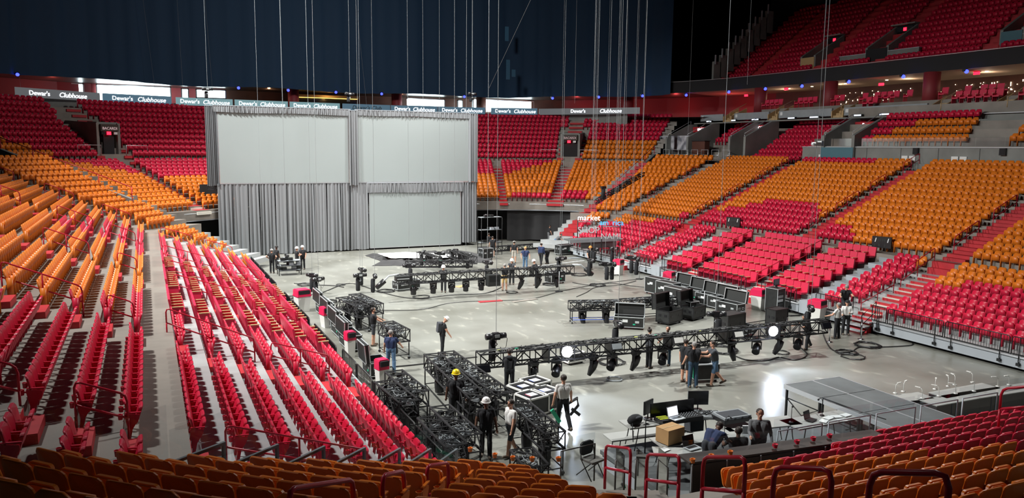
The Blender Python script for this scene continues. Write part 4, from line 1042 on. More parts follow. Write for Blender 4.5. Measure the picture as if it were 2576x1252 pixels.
# ================================================================== RIGGING
def tangle(seed, lx, ly, lz, n, m='cable_black', r=.014, pts=15):
    rr_ = random.Random(seed); mb = MB()
    for i in range(n):
        c = (rr_.uniform(-lx*.4, lx*.4), rr_.uniform(-ly*.3, ly*.3), rr_.uniform(0, lz)); R_ = rr_.uniform(.09, .24); a0 = rr_.random()*6
        P = []
        for k in range(pts):
            a = a0+k*.5; P.append((c[0]+R_*math.cos(a)*1.3*(1+.2*math.sin(k+a0))+k*.012, c[1]+R_*math.sin(a)*.8, c[2]+.05*math.sin(k*.8+a0)))
        mb.tube(P, r, m, 4)
    return mb
def hoist(loc, lab, chain_top=34.0, bag=.85, rz=0.0, ctrl=True):
    t = T('chain_hoist', lab, 'hoist', loc, rz)      # origin at the body centre
    mb = MB(); mb.box((0, 0, 0), (.26, .22, .26), 'black_plastic'); mb.cyl((-.42, 0, 0), (-.12, 0, 0), .12, .13, 'black_plastic', 14); mb.cyl((.12, 0, 0), (.40, 0, 0), .12, .11, 'black_plastic', 14)
    mb.box((.0, -.12, .02), (.2, .02, .12), 'aluminium'); mb.box((-.3, 0, .1), (.14, .1, .06), 'aluminium'); mb.build('motor_body', t)
    mb = MB(); mb.tube([(.0, 0, -.12), (0, 0, -.26), (.05, 0, -.32), (0, 0, -.38), (-.05, 0, -.33)], .025, 'grey_steel', 6); mb.build('hook', t)
    MB().tube([(0, 0, .12), (0, 0, chain_top-loc[2])], .010, 'wire_steel', 5).build('chain', t)
    mb = MB(); mb.lathe([(.09, -.15), (.13, -.22), (.14, -.6), (.135, -.15-bag), (.10, -.19-bag), (.001, -.19-bag)], 'cloth_black', 12, M=Matrix.Translation((-.1, .14, 0))); mb.build('chain_bag', t)
    if ctrl: MB().tube([(.35, 0, .05), (.48, .02, -.15), (.45, .05, -.45), (.32, .05, -.6), (.2, .04, -.45), (.22, .03, -.8), (.2, 0, -1.0)], .012, 'cable_black', 5).build('control_cable', t)
    return t
HO = [(1248, 845, 29.3, 'large hoist above the front truss, closest to the dark hooded worker'), (1555, 815, 31.5, 'hoist with black straps above the middle of the front truss'), (1802, 790, 33.5, 'hoist over the front truss before the big black case'),
      (2040, 775, 34.8, 'hoist at the truss end by the red-topped bin'), (785, 692, 47, 'paired hoist over bare floor beside the cable coils'), (801, 702, 46, 'lower paired hoist over bare floor beside the cable coils'),
      (911, 678, 50, 'upper hoist of the pair standing over the open floor'), (906, 692, 47.5, 'lower hoist of the pair over the open floor'), (943, 694, 48, 'lone hoist with slim black bag hanging beside the pair'),
      (1029, 668, 48.5, 'hoist on the far end of the mid truss by the chrome fittings'), (1066, 634, 57, 'first of three hoists over the white cloth'), (1106, 637, 57, 'second of three hoists over the white cloth'), (1143, 630, 58, 'third of three hoists by the lowest screen'),
      (1226, 660, 50, 'hoist leaning over the middle of the mid truss'), (1412, 650, 50, 'hoist at the mid truss end near the tilted lamp'), (1486, 655, 50, 'hoist with long bag before the orange-helmet worker'),
      (1522, 664, 49, 'hoist of the pair beside the red-topped bin'), (1545, 664, 49.5, 'second hoist of the pair beside the red-topped bin'), (1586, 648, 50.5, 'hoist with tall black bag by the side fence'), (1608, 652, 49, 'hoist with tall black bag on a base plate'),
      (1494, 627, 58, 'hoist hanging under the word sign'), (1546, 625, 56, 'hoist with slack cable near the side stand corner'), (721, 642, 60, 'hoist over the small workbench near the drapes'), (1172, 641, 57, 'hoist near the black curtain pile')]
for i, (px, py, D, lab) in enumerate(HO):
    hoist(GD(px, py, D), lab, rz=(i*1.3) % 3, ctrl=i in (0, 5, 8, 19, 21), bag=.8 if i not in (1, 2) else .7)
for i, (px, D, tilt) in enumerate([(640, 60, 0), (704, 60, 0), (1188, 70, 0), (1230, 62, 0), (1420, 62, 0), (1451, 75, 0), (1499, 55, 0), (1506, 60, 0), (1535, 62, 0), (1560, 52, 0), (1568, 48, 0), (1575, 66, .6), (1609, 60, 0), (1627, 57, 0), (1744, 70, 0), (1890, 52, 0), (2078, 30, 0), (2087, 62, 0), (28, 70, .3), (329, 75, 2.2), (437, 75, .6), (500, 76, 1.2), (863, 80, 3)]):
    p = GD(px, 0, D); q = (p[0]+tilt, p[1]+tilt*.3, 2.2 if i not in (18, 19, 20, 21, 22) else 9.0)
    if i == 15 or i == 5: q = (q[0], q[1], 13.5)
    single('rigging_wire', MB().tube([(0, 0, 0), (p[0]-q[0], p[1]-q[1], p[2]-q[2]+14)], .009 if D > 40 else .006, 'wire_steel', 4), f'thin steel rigging line dropping from the roof, {ordn(i+1)} along the hall', 'wire', q)
a = GD(1331, 0, 70); b_ = GD(1230, 222, 80); single('slanting_wire', MB().tube([(0, 0, 0), tuple(np.array(a)*1.0-np.array(b_)+np.array((1.5, -.4, 3)))], .02, 'wire_steel', 4), 'slanting steel cable crossing before the black curtain', 'wire', b_)
t = T('cable_camera', 'small camera rig hanging on a wire before the orange rows', 'camera', GD(2055, 362, 30)); MB().box((0, 0, 0), (.28, .16, .14), 'white_plastic').box((.2, 0, .02), (.12, .2, .2), 'aluminium').build('camera_body', t); MB().cyl((-.14, 0, 0), (-.24, 0, 0), .06, .07, 'aluminium', 10).build('lens', t); MB().tube([(0, 0, .07), (.3, .1, 20)], .008, 'wire_steel', 4).build('wire', t); MB().tube([(0, 0, -.07), (-.1, 0, -4.8)], .006, 'wire_steel', 4).build('lower_wire', t)
for i, (px, py) in enumerate([(522, 250), (880, 262), (1188, 262)]):
    p = GY(px, py-26, 66.3); hoist(p, f'{ordn(i+1)} hoist on top of the silver drape wall', chain_top=35, bag=.5, ctrl=False)
# ---- moving lights
def moving_light(kind, tilt, pan, proto={}):
    key = (kind, tilt)
    t = T('moving_light', 'x', 'light', (0, 0, 0))
    MB().box((0, 0, -.07), (.34, .28, .14), 'black_plastic').box((0, 0, .02), (.10, .34, .06), 'black_metal').build('base_box', t)
    mb = MB()
    for s_ in (-1, 1): mb.bar((s_*.19, 0, -.14), (s_*.19, 0, -.46), .04, .12, 'black_plastic')
    mb.box((0, 0, -.15), (.42, .14, .04), 'black_plastic'); mb.build('yoke', t)
    M = Matrix.Translation((0, 0, -.42)) @ Matrix.Rotation(math.radians(tilt), 4, 'X')
    if kind == 'profile': prof = [(.001, .26), (.11, .24), (.14, .1), (.15, 0), (.15, -.12), (.10, -.36), (.085, -.40), (.085, -.44), (.07, -.44), (.06, -.41), (.001, -.41)]
    else: prof = [(.001, .22), (.13, .20), (.16, .08), (.165, -.1), (.165, -.26), (.15, -.28), (.14, -.25), (.001, -.24)]
    MB().lathe(prof, 'black_plastic', 16, M=M).build('head', t)
    MB().lathe([(.001, -.43 if kind == 'profile' else -.27), (.06 if kind == 'profile' else .14, -.425 if kind == 'profile' else -.265)], 'screen_off', 16, M=M).build('lens', t)
    return t
ML = {('profile', 25): None, ('wash', 60): None, ('profile', -20): None, ('wash', 5): None}
def place_light(key, p, rz, lab, group=None):
    if ML[key] is None:
        t = moving_light(*key, 0); ML[key] = t; t.location = p; t.rotation_euler = (0, 0, rz); t['label'] = lab
        if group: t['group'] = group
        return t
    t = dup(ML[key], p, rz, lab)
    if group: t['group'] = group
    elif 'group' in t: del t['group']
    return t
FT0, FT1 = Vector(G(1203, 905, 1.28)), Vector(G(2072, 819, 1.28)); fd = (FT1-FT0); fa = math.atan2(fd.y, fd.x)
def truss_thing(p, q, w_, lab, name='lighting_truss', cables=True, bay=.55, seed=1, loops=40, r=.036):
    t = T(name, lab, 'truss', tuple(p)); q = Vector(q)-Vector(p); box_truss((0, 0, 0), q, w_, bay=bay, r=r).build('lattice', t)
    L = q.length; n = max(2, int(L/2.4)); a = math.atan2(q.y, q.x)
    for i in range(1, n):
        c = q*(i/n); MB().box((c.x, c.y, c.z), (.06, w_+.1, w_+.1), 'black_plastic', rz=a).build('coupler', t)
    if cables:
        mb = tangle(seed, L, w_*.8, .05, loops, r=.012); o_ = mb.build('cable_tangle', t); o_.location = q/2+Vector((0, 0, w_/2)); o_.rotation_euler = (0, 0, a); o_['kind'] = 'stuff'
        mb = MB(); rr_ = random.Random(seed)
        for k in range(4):
            P = [tuple(q*(j/24)+Vector((-math.sin(a), math.cos(a), 0))*(rr_.uniform(-.2, .2)*w_*2)+Vector((0, 0, w_/2+.03+.03*rr_.random()))) for j in range(25)]; mb.tube(P, .016, 'cable_black', 5)
        mb.build('cable_loom', t)
        for k in range(int(L/1.3)):
            c = q*((k+rr_.random())/max(1, int(L/1.3))); MB().box((c.x, c.y, c.z+w_/2+.035), (.14, .05, .03), rr_.choice(('green_tape', 'yellow_tape', 'label_white')), rz=a).build('tape_mark', t)
    return t
truss_thing(FT0, FT1, .52, 'long black lighting truss hanging low across the floor with two lit lamps', seed=3, loops=110)
fl = [(1342, 'profile', 25, .3), (1401, 'wash', 60, 2.5), (1494, 'profile', 25, .6), (1541, 'wash', 60, 2.3), (1601, 'profile', 25, .5), (1669, 'wash', 60, 2.4), (1751, 'profile', 25, .5), (1842, 'profile', -20, .4), (1905, 'wash', 60, 2.3), (1962, 'profile', 25, .7), (2010, 'wash', 60, 2.2)]
fx = np.array([PJ(FT0+fd*t_)[0] for t_ in np.linspace(0, 1, 101)])
def on_front(px): t_ = float(np.interp(px, fx, np.linspace(0, 1, 101))); return FT0+fd*t_
for i, (px, kd, tl, rz) in enumerate(fl):
    p = on_front(px); place_light((kd, tl), (p.x, p.y, p.z-.27), fa+rz, f'{ordn(i+1)} black moving light hanging under the long front truss')
for i, (px, on) in enumerate([(1208, 0), (1538, 0), (1692, 1), (1842, 1), (2062, 0)]):
    p = on_front(px); s_ = Vector((math.sin(fa), -math.cos(fa), 0)); c = p+s_*.38+Vector((0, 0, .1 if i else -.25))
    t = T('strobe_panel', f'{["black flood lamp on the truss end by the hooded worker", "grey-fronted flood lamp clamped on the truss side", "pale flood lamp beside the bun-haired worker", "white-fronted flood lamp mid truss above the tilted spot", "black flood lamp on the truss end near the stanchion"][i]}', 'light', tuple(c), fa)
    M = Matrix.Rotation(math.radians(-25), 4, 'X'); MB().box((0, 0, 0), (.48, .12, .28), 'black_plastic', M=M).build('housing', t); MB().box((0, -.065, 0), (.42, .01, .22), 'white_plastic' if on else ('grey_panel' if i == 1 else 'screen_off'), M=M).build('front_lens', t); MB().bar((0, .05, 0), (0, .16, .0), .1, .05, 'black_metal').build('clamp', t)
for i, px in enumerate((1413, 1926)):
    p = on_front(px); s_ = Vector((math.sin(fa), -math.cos(fa), 0)); c = p+s_*.42+Vector((0, 0, .12))
    t = T('lit_lamp', ['blazing white lamp on the front truss above the small silver case', 'blazing white lamp on the front truss toward its far end'][i], 'light', tuple(c), fa)
    MB().box((0, .1, 0), (.36, .25, .34), 'black_plastic').build('housing', t); MB().ball((0, -.06, 0), .23, 'lamp_beam', 14, sc_=(1, .5, .95)).build('lens', t)  # glowing ball larger than a lens: the lamp's bloom is put into its shape
    tt = c+s_*6+Vector((0, 0, -1.6)); spot('truss_lamp_beam', tuple(c+s_*.25), tuple(c+s_*3.0+Vector((0, 0, -1.35))), 300 if i == 0 else 430, 95, (.66, .78, 1.0), .8, .15)
MT0, MT1 = Vector(G(1000, 703, 1.3)), Vector(G(1440, 677, 1.3))
truss_thing(MT0, MT1, .5, 'black lighting truss with round wash lamps across the middle of the floor', seed=5, loops=90)
md = MT1-MT0; ma = math.atan2(md.y, md.x); mx_ = np.array([PJ(MT0+md*t_)[0] for t_ in np.linspace(0, 1, 101)])
for i, (px, kd, tl, rz) in enumerate([(1040, 'wash', 5, 0), (1090, 'wash', 5, .3), (1136, 'wash', 5, 0), (1172, 'wash', 5, 0), (1211, 'wash', 5, .1), (1312, 'profile', 25, .9), (1356, 'profile', 25, .9), (1398, 'profile', -20, .5)]):
    p = MT0+md*float(np.interp(px, mx_, np.linspace(0, 1, 101))); place_light((kd, tl), (p.x, p.y, p.z-.26), ma+rz, f'{ordn(i+1)} black moving light under the mid-floor truss')
for px, dx, lab in ((1004, -1, 'silver-armed'), (1440, 1, 'silver-armed tilted')):
    p = MT0+md*float(np.interp(px, mx_, np.linspace(0, 1, 101))); t = T('truss_end_bracket', f'{lab} lamp bracket on the {"fence" if dx < 0 else "stand"} end of the mid truss', 'bracket', (p.x, p.y, p.z), ma)
    MB().tube([(0, 0, .3), (dx*.6, 0, .25), (dx*1.2, -.1, -.25)], .06, 'aluminium', 8).build('arm', t); MB().cyl((dx*.9, -.1, 0), (dx*1.4, -.15, -.4), .16, .14, 'black_plastic', 12).build('lamp_head', t)
single('truss_chrome_dimmer', MB().box((0, 0, 0), (.8, .4, .26), 'black_case').box((0, -.21, 0), (.7, .02, .05), 'aluminium'), 'silver-trimmed dimmer box strapped on the mid truss end', 'box', G(1012, 700, 1.75))
single('power_box', MB().box((0, 0, 0), (.8, .5, .7), 'black_case').box((0, -.26, .1), (.6, .02, .3), 'screen_off'), 'square black power box hung mid truss beside the khaki-shorts worker', 'box', G(1240, 704, 1.0))
for i, (a, b_, z, w_, lab) in enumerate([((1056, 642), (1104, 656), 1.0, .5, 'short slanted truss over the white cloth'), ((1132, 636), (1192, 655), 1.1, .5, 'short slanted truss over the black cloth pile'), ((1020, 664), (1188, 663), 1.3, .4, 'low truss lying before the white cloth'), ((1205, 628), (1420, 614), .3, .4, 'thin truss lying on the floor by the black masking curtain')]):
    p, q = Vector(G(*a, z)), Vector(G(*b_, z)); truss_thing(p, q, w_, lab, seed=20+i, loops=14, cables=i != 3)
t = truss_thing(Vector(GD(1500, 507, 64)), Vector(GD(1618, 437, 70)), .3, 'black truss lying up the steps of the far corner ramp', cables=False)
single('truss_tower', MB().cyl((0, 0, 0), (0, 0, .9), .16, .16, 'cloth_black', 10).box((0, 0, .95), (.4, .3, .2), 'black_plastic'), 'black bagged hoist resting on the corner ramp truss', 'hoist', GD(1517, 500, 64))
# ---- truss carts
def caster(mb, x, y):
    mb.box((x, y, .12), (.05, .06, .06), 'grey_steel'); mb.cyl((x-.025, y, .06), (x+.025, y, .06), .06, .06, 'black_plastic', 10)
def cart(a, b_, w_, lab, z=1.32, seed=1, h=.5, legs='black_metal', n_lamps=2, blue=False, lights_lab=None):
    p, q = Vector(G(*a, z)), Vector(G(*b_, z)); p.z = q.z = 0; d = q-p; L = d.length; ang = math.atan2(d.y, d.x)
    t = T('truss_cart', lab, 'truss', tuple(p), ang)
    box_truss((0, 0, z-h/2-.02), (L, 0, z-h/2-.02), w_, bay=.48, r=.036, h=h).build('lattice', t)
    for x in (.12, L-.12):
        for y in (-w_/2, w_/2):
            l_ = MB().cyl((x, y, .14), (x, y, z-h), .024, .024, legs, 6).build('leg', t)
            mb = MB(); caster(mb, x, y); mb.build('caster', l_)
    mb = MB()
    for y in (-w_/2, w_/2): mb.tube([(.12, y, .2), (L-.12, y, .2)], .02, 'blue_paint' if blue else 'black_metal', 6)
    for x in (.12, L-.12): mb.tube([(x, -w_/2, .2), (x, w_/2, .2)], .02, 'black_metal', 6)
    mb.build('base_rail', t)
    o_ = tangle(seed, L, w_*.9, h*.7, int(L*16), r=.011).build('cable_tangle', t); o_.location = (L/2, 0, z-h); o_['kind'] = 'stuff'
    o_ = tangle(seed+50, L, w_*.9, h*.3, int(L*4), m='grey_panel', r=.009).build('grey_cable_tangle', t); o_.location = (L/2, 0, z-h*.3); o_['kind'] = 'stuff'
    rr_ = random.Random(seed); mb = MB()
    for k in range(int(L*3)): mb.box((rr_.uniform(.1, L-.1), rr_.uniform(-w_*.35, w_*.35), z-h*.4+rr_.uniform(-.1, .1)), (.16, .12, .1), rr_.choice(('black_plastic', 'black_case', 'grey_panel')), rz=rr_.random())
    mb.build('connector_boxes', t)
    for k in range(n_lamps):
        x = L*(k+.5)/n_lamps; c = p+d.normalized()*x
        place_light(('wash', 5), (c.x, c.y, z-h-.03), ang+.3*k, f'{ordn(k+1)} black lamp slung under the {lights_lab or lab}'[:110])
    return t
W2 = .62
CART = [((860, 746), (915, 771), 'cable-filled truss cart mid floor, on the fence side of its pair', 'mid-floor cart pair, fence side'), ((892, 738), (950, 764), 'cable-filled truss cart mid floor, on the far side of its pair', 'mid-floor cart pair, far side'),
        ((970, 808), (1012, 830), 'short truss cart the bearded worker is pushing', 'cart pushed by a worker'),
        ((1087, 888), (1205, 998), 'long truss cart full of cables behind the yellow helmet', 'long cart by the yellow helmet'), ((1122, 883), (1268, 988), 'longest truss cart beside the four white-edged cases', 'longest cart by the cases'),
        ((966, 956), (1029, 1008), 'truss cart closest to the black barrier fence', 'cart closest to the barrier'), ((990, 931), (1055, 984), 'truss cart beside the jeans-wearing worker', 'cart beside the jeans worker'),
        ((1076, 1046), (1148, 1118), 'truss cart coiled with cables behind the glass rails', 'cart behind the glass rails'), ((1106, 1019), (1186, 1092), 'truss cart beside the white-helmet worker in black', 'cart by the white helmet'),
        ((1304, 1008), (1396, 1086), 'truss cart behind the white tee worker in black shorts', 'cart behind the white tee'), ((1312, 1126), (1350, 1170), 'short truss cart low behind the orange cup holders', 'cart behind the cup holders')]
for i, (a, b_, lab, ll) in enumerate(CART): cart(a, b_, W2 if i != 2 else .7, lab, seed=100+i, n_lamps=[2, 2, 1, 3, 3, 2, 2, 2, 2, 2, 1][i], lights_lab=ll)
cart((1432, 757), (1557, 755), .5, 'truss cart with blue base rail and two hanging lamps', z=1.15, seed=140, h=.45, n_lamps=0, blue=True); cart((1563, 753), (1700, 744), .5, 'truss cart with coloured tape on top behind the black trunks', z=1.15, seed=141, h=.45, n_lamps=0)
for i, (px, py) in enumerate([(1466, 757), (1525, 757), (1605, 752)]): p = G(px, py, 1.15); place_light(('profile', -20), (p[0], p[1], .70), .2*i, f'{ordn(i+1)} profile lamp hanging in the taped carts on the open floor')
# ---- flight cases
def flight_case(loc, rz, L, W, H, lab, lid=None, trim='aluminium', wheels=True, tag=None, body='black_case', lid_h=None, z0=.12, lid_side=1, top=None, group=None):
    t = T('flight_case', lab, 'case', loc, rz, group); b = z0 if wheels else .0
    mb = MB()
    if lid is None: mb.box((0, 0, b+H/2), (L, W, H), body)
    else:      # open top: floor and four sides
        th = .03
        mb.box((0, 0, b+.02), (L, W, .04), body)
        for s_ in (-1, 1): mb.box((0, s_*(W/2-th/2), b+H/2), (L, th, H), body); mb.box((s_*(L/2-th/2), 0, b+H/2), (th, W-2*th, H), body)
        mb.box((0, 0, b+H*.35), (L-.1, W-.1, H*.5), 'case_foam')
    mb.build('body', t)
    mb = MB(); e = .034 if trim != 'white_plastic' else .055
    for z in (b, b+H):
        for s_ in (-1, 1): mb.box((0, s_*W/2, z), (L+e, e, e), trim); mb.box((s_*L/2, 0, z), (e, W+e, e), trim)
    for sx in (-1, 1):
        for sy in (-1, 1): mb.box((sx*L/2, sy*W/2, b+H/2), (e, e, H), trim)
    mb.build('edge_trim', t)
    for s_ in (-1, 1):
        if L > .9:
            for q in (-.28, .28): MB().box((q*L, s_*(W/2+.006), b+H*.55), (.2, .012, .11), trim).build('side_handle', t)
    for s_ in (-1, 1):
        for q in (-.22, .22) if W > .5 else (0,): MB().box((s_*(L/2+.006), q*W, b+H*.6), (.012, .16, .12), trim).box((s_*(L/2+.012), q*W, b+H*.6), (.01, .11, .07), 'black_plastic').build('end_handle', t)
    if L > 1.1 and trim == 'aluminium':
        for s_ in (-1, 1): MB().box((.12*L*s_, s_*(W/2+.004), b+H*.62), (.26, .01, .14), 'label_white').build('paper_label', t); MB().box((-.18*L*s_, s_*(W/2+.004), b+H*.3), (.12, .01, .06), 'green_tape').build('tape_label', t)
    if wheels:
        for sx in (-1, 1):
            for sy in (-1, 1): mb = MB(); caster(mb, sx*(L/2-.1), sy*(W/2-.1)); mb.build('caster', t)
    if lid:
        lh = lid_h or .16; ang = math.radians(lid); hy = lid_side*W/2
        M = Matrix.Translation((0, hy, b+H)) @ Matrix.Rotation(-lid_side*ang, 4, 'X')
        mb = MB(); c = -lid_side*W/2
        mb.box((0, c, lh), (L, W, .03), body, M=M)
        for s_ in (-1, 1): mb.box((0, c+s_*(W/2-.015), lh/2), (L, .03, lh), body, M=M); mb.box((s_*(L/2-.015), c, lh/2), (.03, W-.06, lh), body, M=M)
        mb.box((0, c, lh-.03), (L-.08, W-.08, .03), 'case_foam', M=M)
        o_ = mb.build('lid', t); mb = MB()
        for z in (0, lh):
            for s_ in (-1, 1): mb.box((0, c+s_*W/2, z), (L+e, e, e), trim, M=M); mb.box((s_*L/2, c, z), (e, W+e, e), trim, M=M)
        mb.build('lid_trim', o_)
    if tag: text('stencil', tag, .16, 'label_white', t, Matrix(((0, 0, 1, L/2+.02), (1, 0, 0, 0), (0, 1, 0, b+.08), (0, 0, 0, 1))), ext=.002)
    if top: MB().box((0, 0, b+H+.012), (L*.75, W*.7, .004), 'black_plastic').box((0, 0, b+H+.016), (L*.4, W*.36, .004), 'label_white').box((-L*.2, 0, b+H+.015), (L*.06, W*.36, .004), top).build('top_label', t)
    return t
A = math.radians(90)
for i, (px, py) in enumerate([(818, 792), (838, 816), (860, 844), (882, 874)]):
    flight_case(G(px, py), A, 1.75, .62, .62, f'{ordn(i+1)} open long flight case in the row beside the barrier fence', lid=88, lid_side=1, tag=None)
flight_case(G(946, 942), A, 1.15, .75, .52, 'open flight case with raised lid numbered 75920 by the barrier fence', lid=95, lid_side=1); text('stencil', '75920', .2, 'label_white', bpy.data.objects[-1] if False else None, upright((G(946, 942)[0], G(946, 942)[1]-.60, .18), 0, -1), ext=.002)['label'] = 'white stencilled number 75920 on the open case front'
_st = bpy.data.objects['stencil']; _fc = [o for o in bpy.data.objects if o.name.startswith('flight_case') and '75920' in o.get('label', '')][0]; _st.parent = _fc; _st.matrix_parent_inverse = Matrix.Translation(_fc.location).inverted() @ Matrix.Identity(4) if False else (Matrix.Translation(_fc.location) @ Matrix.Rotation(A, 4, 'Z')).inverted()
text('stencil', 'NZN', .13, 'label_white', _fc, Matrix.Rotation(-A, 4, 'Z') @ upright((0, -.6, .46), 0, -1), ext=.002)
R20 = math.radians(98)
for i, (px, py) in enumerate([(1712, 745), (1748, 757), (1782, 769), (1814, 778), (1836, 792)]):
    flight_case(G(px, py), R20, 1.5, .65, .62, f'{ordn(i+1)} case with raised foam lid in the row before the padded seats', lid=100, lid_side=-1)
for i, (px, py) in enumerate([(1652, 740), (1680, 752), (1702, 768), (1722, 790)]):
    flight_case(G(px, py), R20, 1.45, .68, .95 if i < 3 else .7, f'{ordn(i+1)} closed silver-edged case in the front row by the taped cart')
flight_case(G(1683, 812), math.radians(20), 1.25, .8, .62, 'open black trunk with divider inside, standing with the red striped post behind', lid=95, trim='black_plastic', lid_h=.25); flight_case(G(1743, 801), math.radians(20), 1.2, .78, .6, 'open black trunk beside another, further from the truss', lid=95, trim='black_plastic', lid_h=.25)
flight_case(G(1582, 825), math.radians(-38), 1.5, .6, .5, 'silver-edged case with tall raised lid behind the front truss', lid=92, lid_side=1)
flight_case(G(1834, 846), math.radians(12), 1.35, .8, 1.05, 'tall black case with square white label behind the front truss', trim='black_plastic'); flight_case(G(1872, 842), math.radians(12), 1.0, .6, .35, 'black case with yellow-striped upright lid behind the truss', lid=100, lid_side=1, trim='grey_steel')
flight_case(G(1952, 830), math.radians(8), .95, .6, 1.0, 'black rack case with printed label beyond the lit lamp', trim='black_plastic')
flight_case(G(1441, 912), math.radians(8), .85, .55, .34, 'small silver case on wheels lettered under the blazing lamp', tag=None, trim='white_plastic')
text('stencil', 'GEMM-24', .11, 'label_white', None, upright((G(1441, 912)[0]+.05, G(1441, 912)[1]-.31, .2), .14, -1), ext=.002); _s2 = [o for o in bpy.data.objects if o.name.startswith('stencil') and o.parent is None][0]; _f2 = [o for o in bpy.data.objects if 'blazing lamp' in o.get('label', '') and o.name.startswith('flight_case')][0]; _s2.parent = _f2; _s2.matrix_parent_inverse = (Matrix.Translation(_f2.location) @ Matrix.Rotation(math.radians(8), 4, 'Z')).inverted()
for i, (px, py, tp) in enumerate([(1316, 1019, 'blue_paint'), (1345, 1003, 'blue_paint'), (1337, 1042, 'bin_red'), (1371, 1030, 'blue_paint')]):
    flight_case(G(px, py), math.radians(14), .82, .82, .58, f'{ordn(i+1)} white-edged square case in the block of four beside the white tee walker', trim='white_plastic', top=tp)
for i, (px, py, L_, H_, lab) in enumerate([(1419, 640, 1.5, .75, 'ribbed silver-edged case at the bending worker\'s feet'), (1443, 628, 1.3, .9, 'rack case by the word sign platform'), (1452, 622, 1.0, 1.2, 'tall rack under the side deck corner'), (1396, 712, 1.2, .7, 'silver-edged case under the mid truss by the helmeted worker'), (1022, 728, 1.6, .5, 'low cart case under the chrome end of the mid truss'), (1222, 652, 1.0, .8, 'rack case beside the long drape edge'), (1700, 722, 1.2, .5, 'open laptop-like case by the red-topped bin')]):
    flight_case(G(px, py), .2, L_, .7, H_, lab)
# rack with monitor, back stage ladder rack
t = T('equipment_rack', 'tall silver-edged equipment rack with screen on top by the padded seats', 'rack', G(1948, 785), math.radians(14))
MB().box((0, 0, .75), (.75, .75, 1.3), 'black_case').build('cabinet', t)
mb = MB()
for z in (.1, 1.4):
    for s_ in (-1, 1): mb.box((0, s_*.38, z), (.78, .03, .03), 'aluminium'); mb.box((s_*.38, 0, z), (.03, .78, .03), 'aluminium')
for sx in (-1, 1):
    for sy in (-1, 1): mb.box((sx*.38, sy*.38, .75), (.03, .03, 1.3), 'aluminium')
mb.build('edge_trim', t)
for i in range(5): MB().box((-.1, -.39, .3+.22*i), (.5, .03, .14), ['grey_panel', 'black_plastic', 'aluminium'][i % 3]).build('rack_unit', t)
o_ = MB().box((.05, 0, 1.72), (.55, .05, .35), 'black_plastic').box((.05, 0, 1.48), (.1, .1, .2), 'black_plastic').build('monitor', t); MB().box((.05, -.03, 1.72), (.5, .01, .3), 'teal_panel').build('screen', o_)
for px, py, H_, lab in ((1232, 640, 3.2, 'dark steel shelving tower with gear beside the long drape'), (728, 690, 1.0, 'wheeled frame table with glowing green-tagged cables near the drapes')):
    t = T('frame_rack', lab, 'rack', G(px, py)); mb = MB(); W_ = 1.9 if H_ > 2 else 1.5
    for x in (-W_/2, W_/2):
        for y in (-.4, .4): mb.tube([(x, y, 0), (x, y, H_)], .03, 'black_metal', 6)
    for k in range(1, 4):
        for y in (-.4, .4): mb.tube([(-W_/2, y, H_*k/3), (W_/2, y, H_*k/3)], .025, 'black_metal', 6)
    mb.build('frame', t); mb = MB(); rr_ = random.Random(2)
    for k in range(3):
        MB().box((0, 0, H_*(k+1)/3), (W_, .8, .04), 'grey_panel').build('shelf', t)
        for q in range(4): mb.box((rr_.uniform(-.7, .7), rr_.uniform(-.2, .2), H_*(k+1)/3+.12), (.3, .3, .2), rr_.choice(('black_case', 'grey_steel', 'black_plastic')))
    mb.build('gear_boxes', t)
# ---- white and black cloth on the floor
def ground_sheet(px, z, m, seed, amp, sub=5):
    P = [Vector(G(*p)) for p in px]; c = sum(P, Vector())/len(P); bm = bmesh.new(); rr_ = random.Random(seed)
    ring = []
    for i in range(len(P)):
        a, b2 = P[i], P[(i+1) % len(P)]; n = max(1, int((b2-a).length/.35))
        for k in range(n): v = a.lerp(b2, k/n); ring.append(Vector((v.x+rr_.uniform(-.06, .06), v.y+rr_.uniform(-.12, .12), 0)))
    mb = MB(); n = len(ring); V = []
    for k in range(sub+1):
        f = 1-k/sub*.97
        for v in ring: q = c.lerp(v, f); V.append((q.x, q.y, z+(amp*rr_.random() if 0 < k < sub else 0)))
    Fs = [(k*n+i, k*n+(i+1) % n, (k+1)*n+(i+1) % n, (k+1)*n+i) for k in range(sub) for i in range(n)]+[tuple(range(sub*n, sub*n+n))]
    mb.raw(V, Fs, m, smooth=True); return mb
single('black_ground_cloth', ground_sheet([(919, 643), (960, 645), (1011, 641), (1100, 637), (1182, 634), (1225, 645), (1242, 660), (1150, 662), (1042, 668), (935, 669), (960, 658)], .02, 'drape_black', 3, .30, 7), 'crumpled black cloth spread on the floor before the lowest screen', 'cloth')
single('white_ground_cloth', ground_sheet([(950, 648), (985, 646), (1019, 643), (1060, 646), (1113, 647), (1163, 656), (1110, 659), (984, 660)], .34, 'white_cloth', 5, .03), 'white cloth laid flat on the crumpled black one', 'cloth')
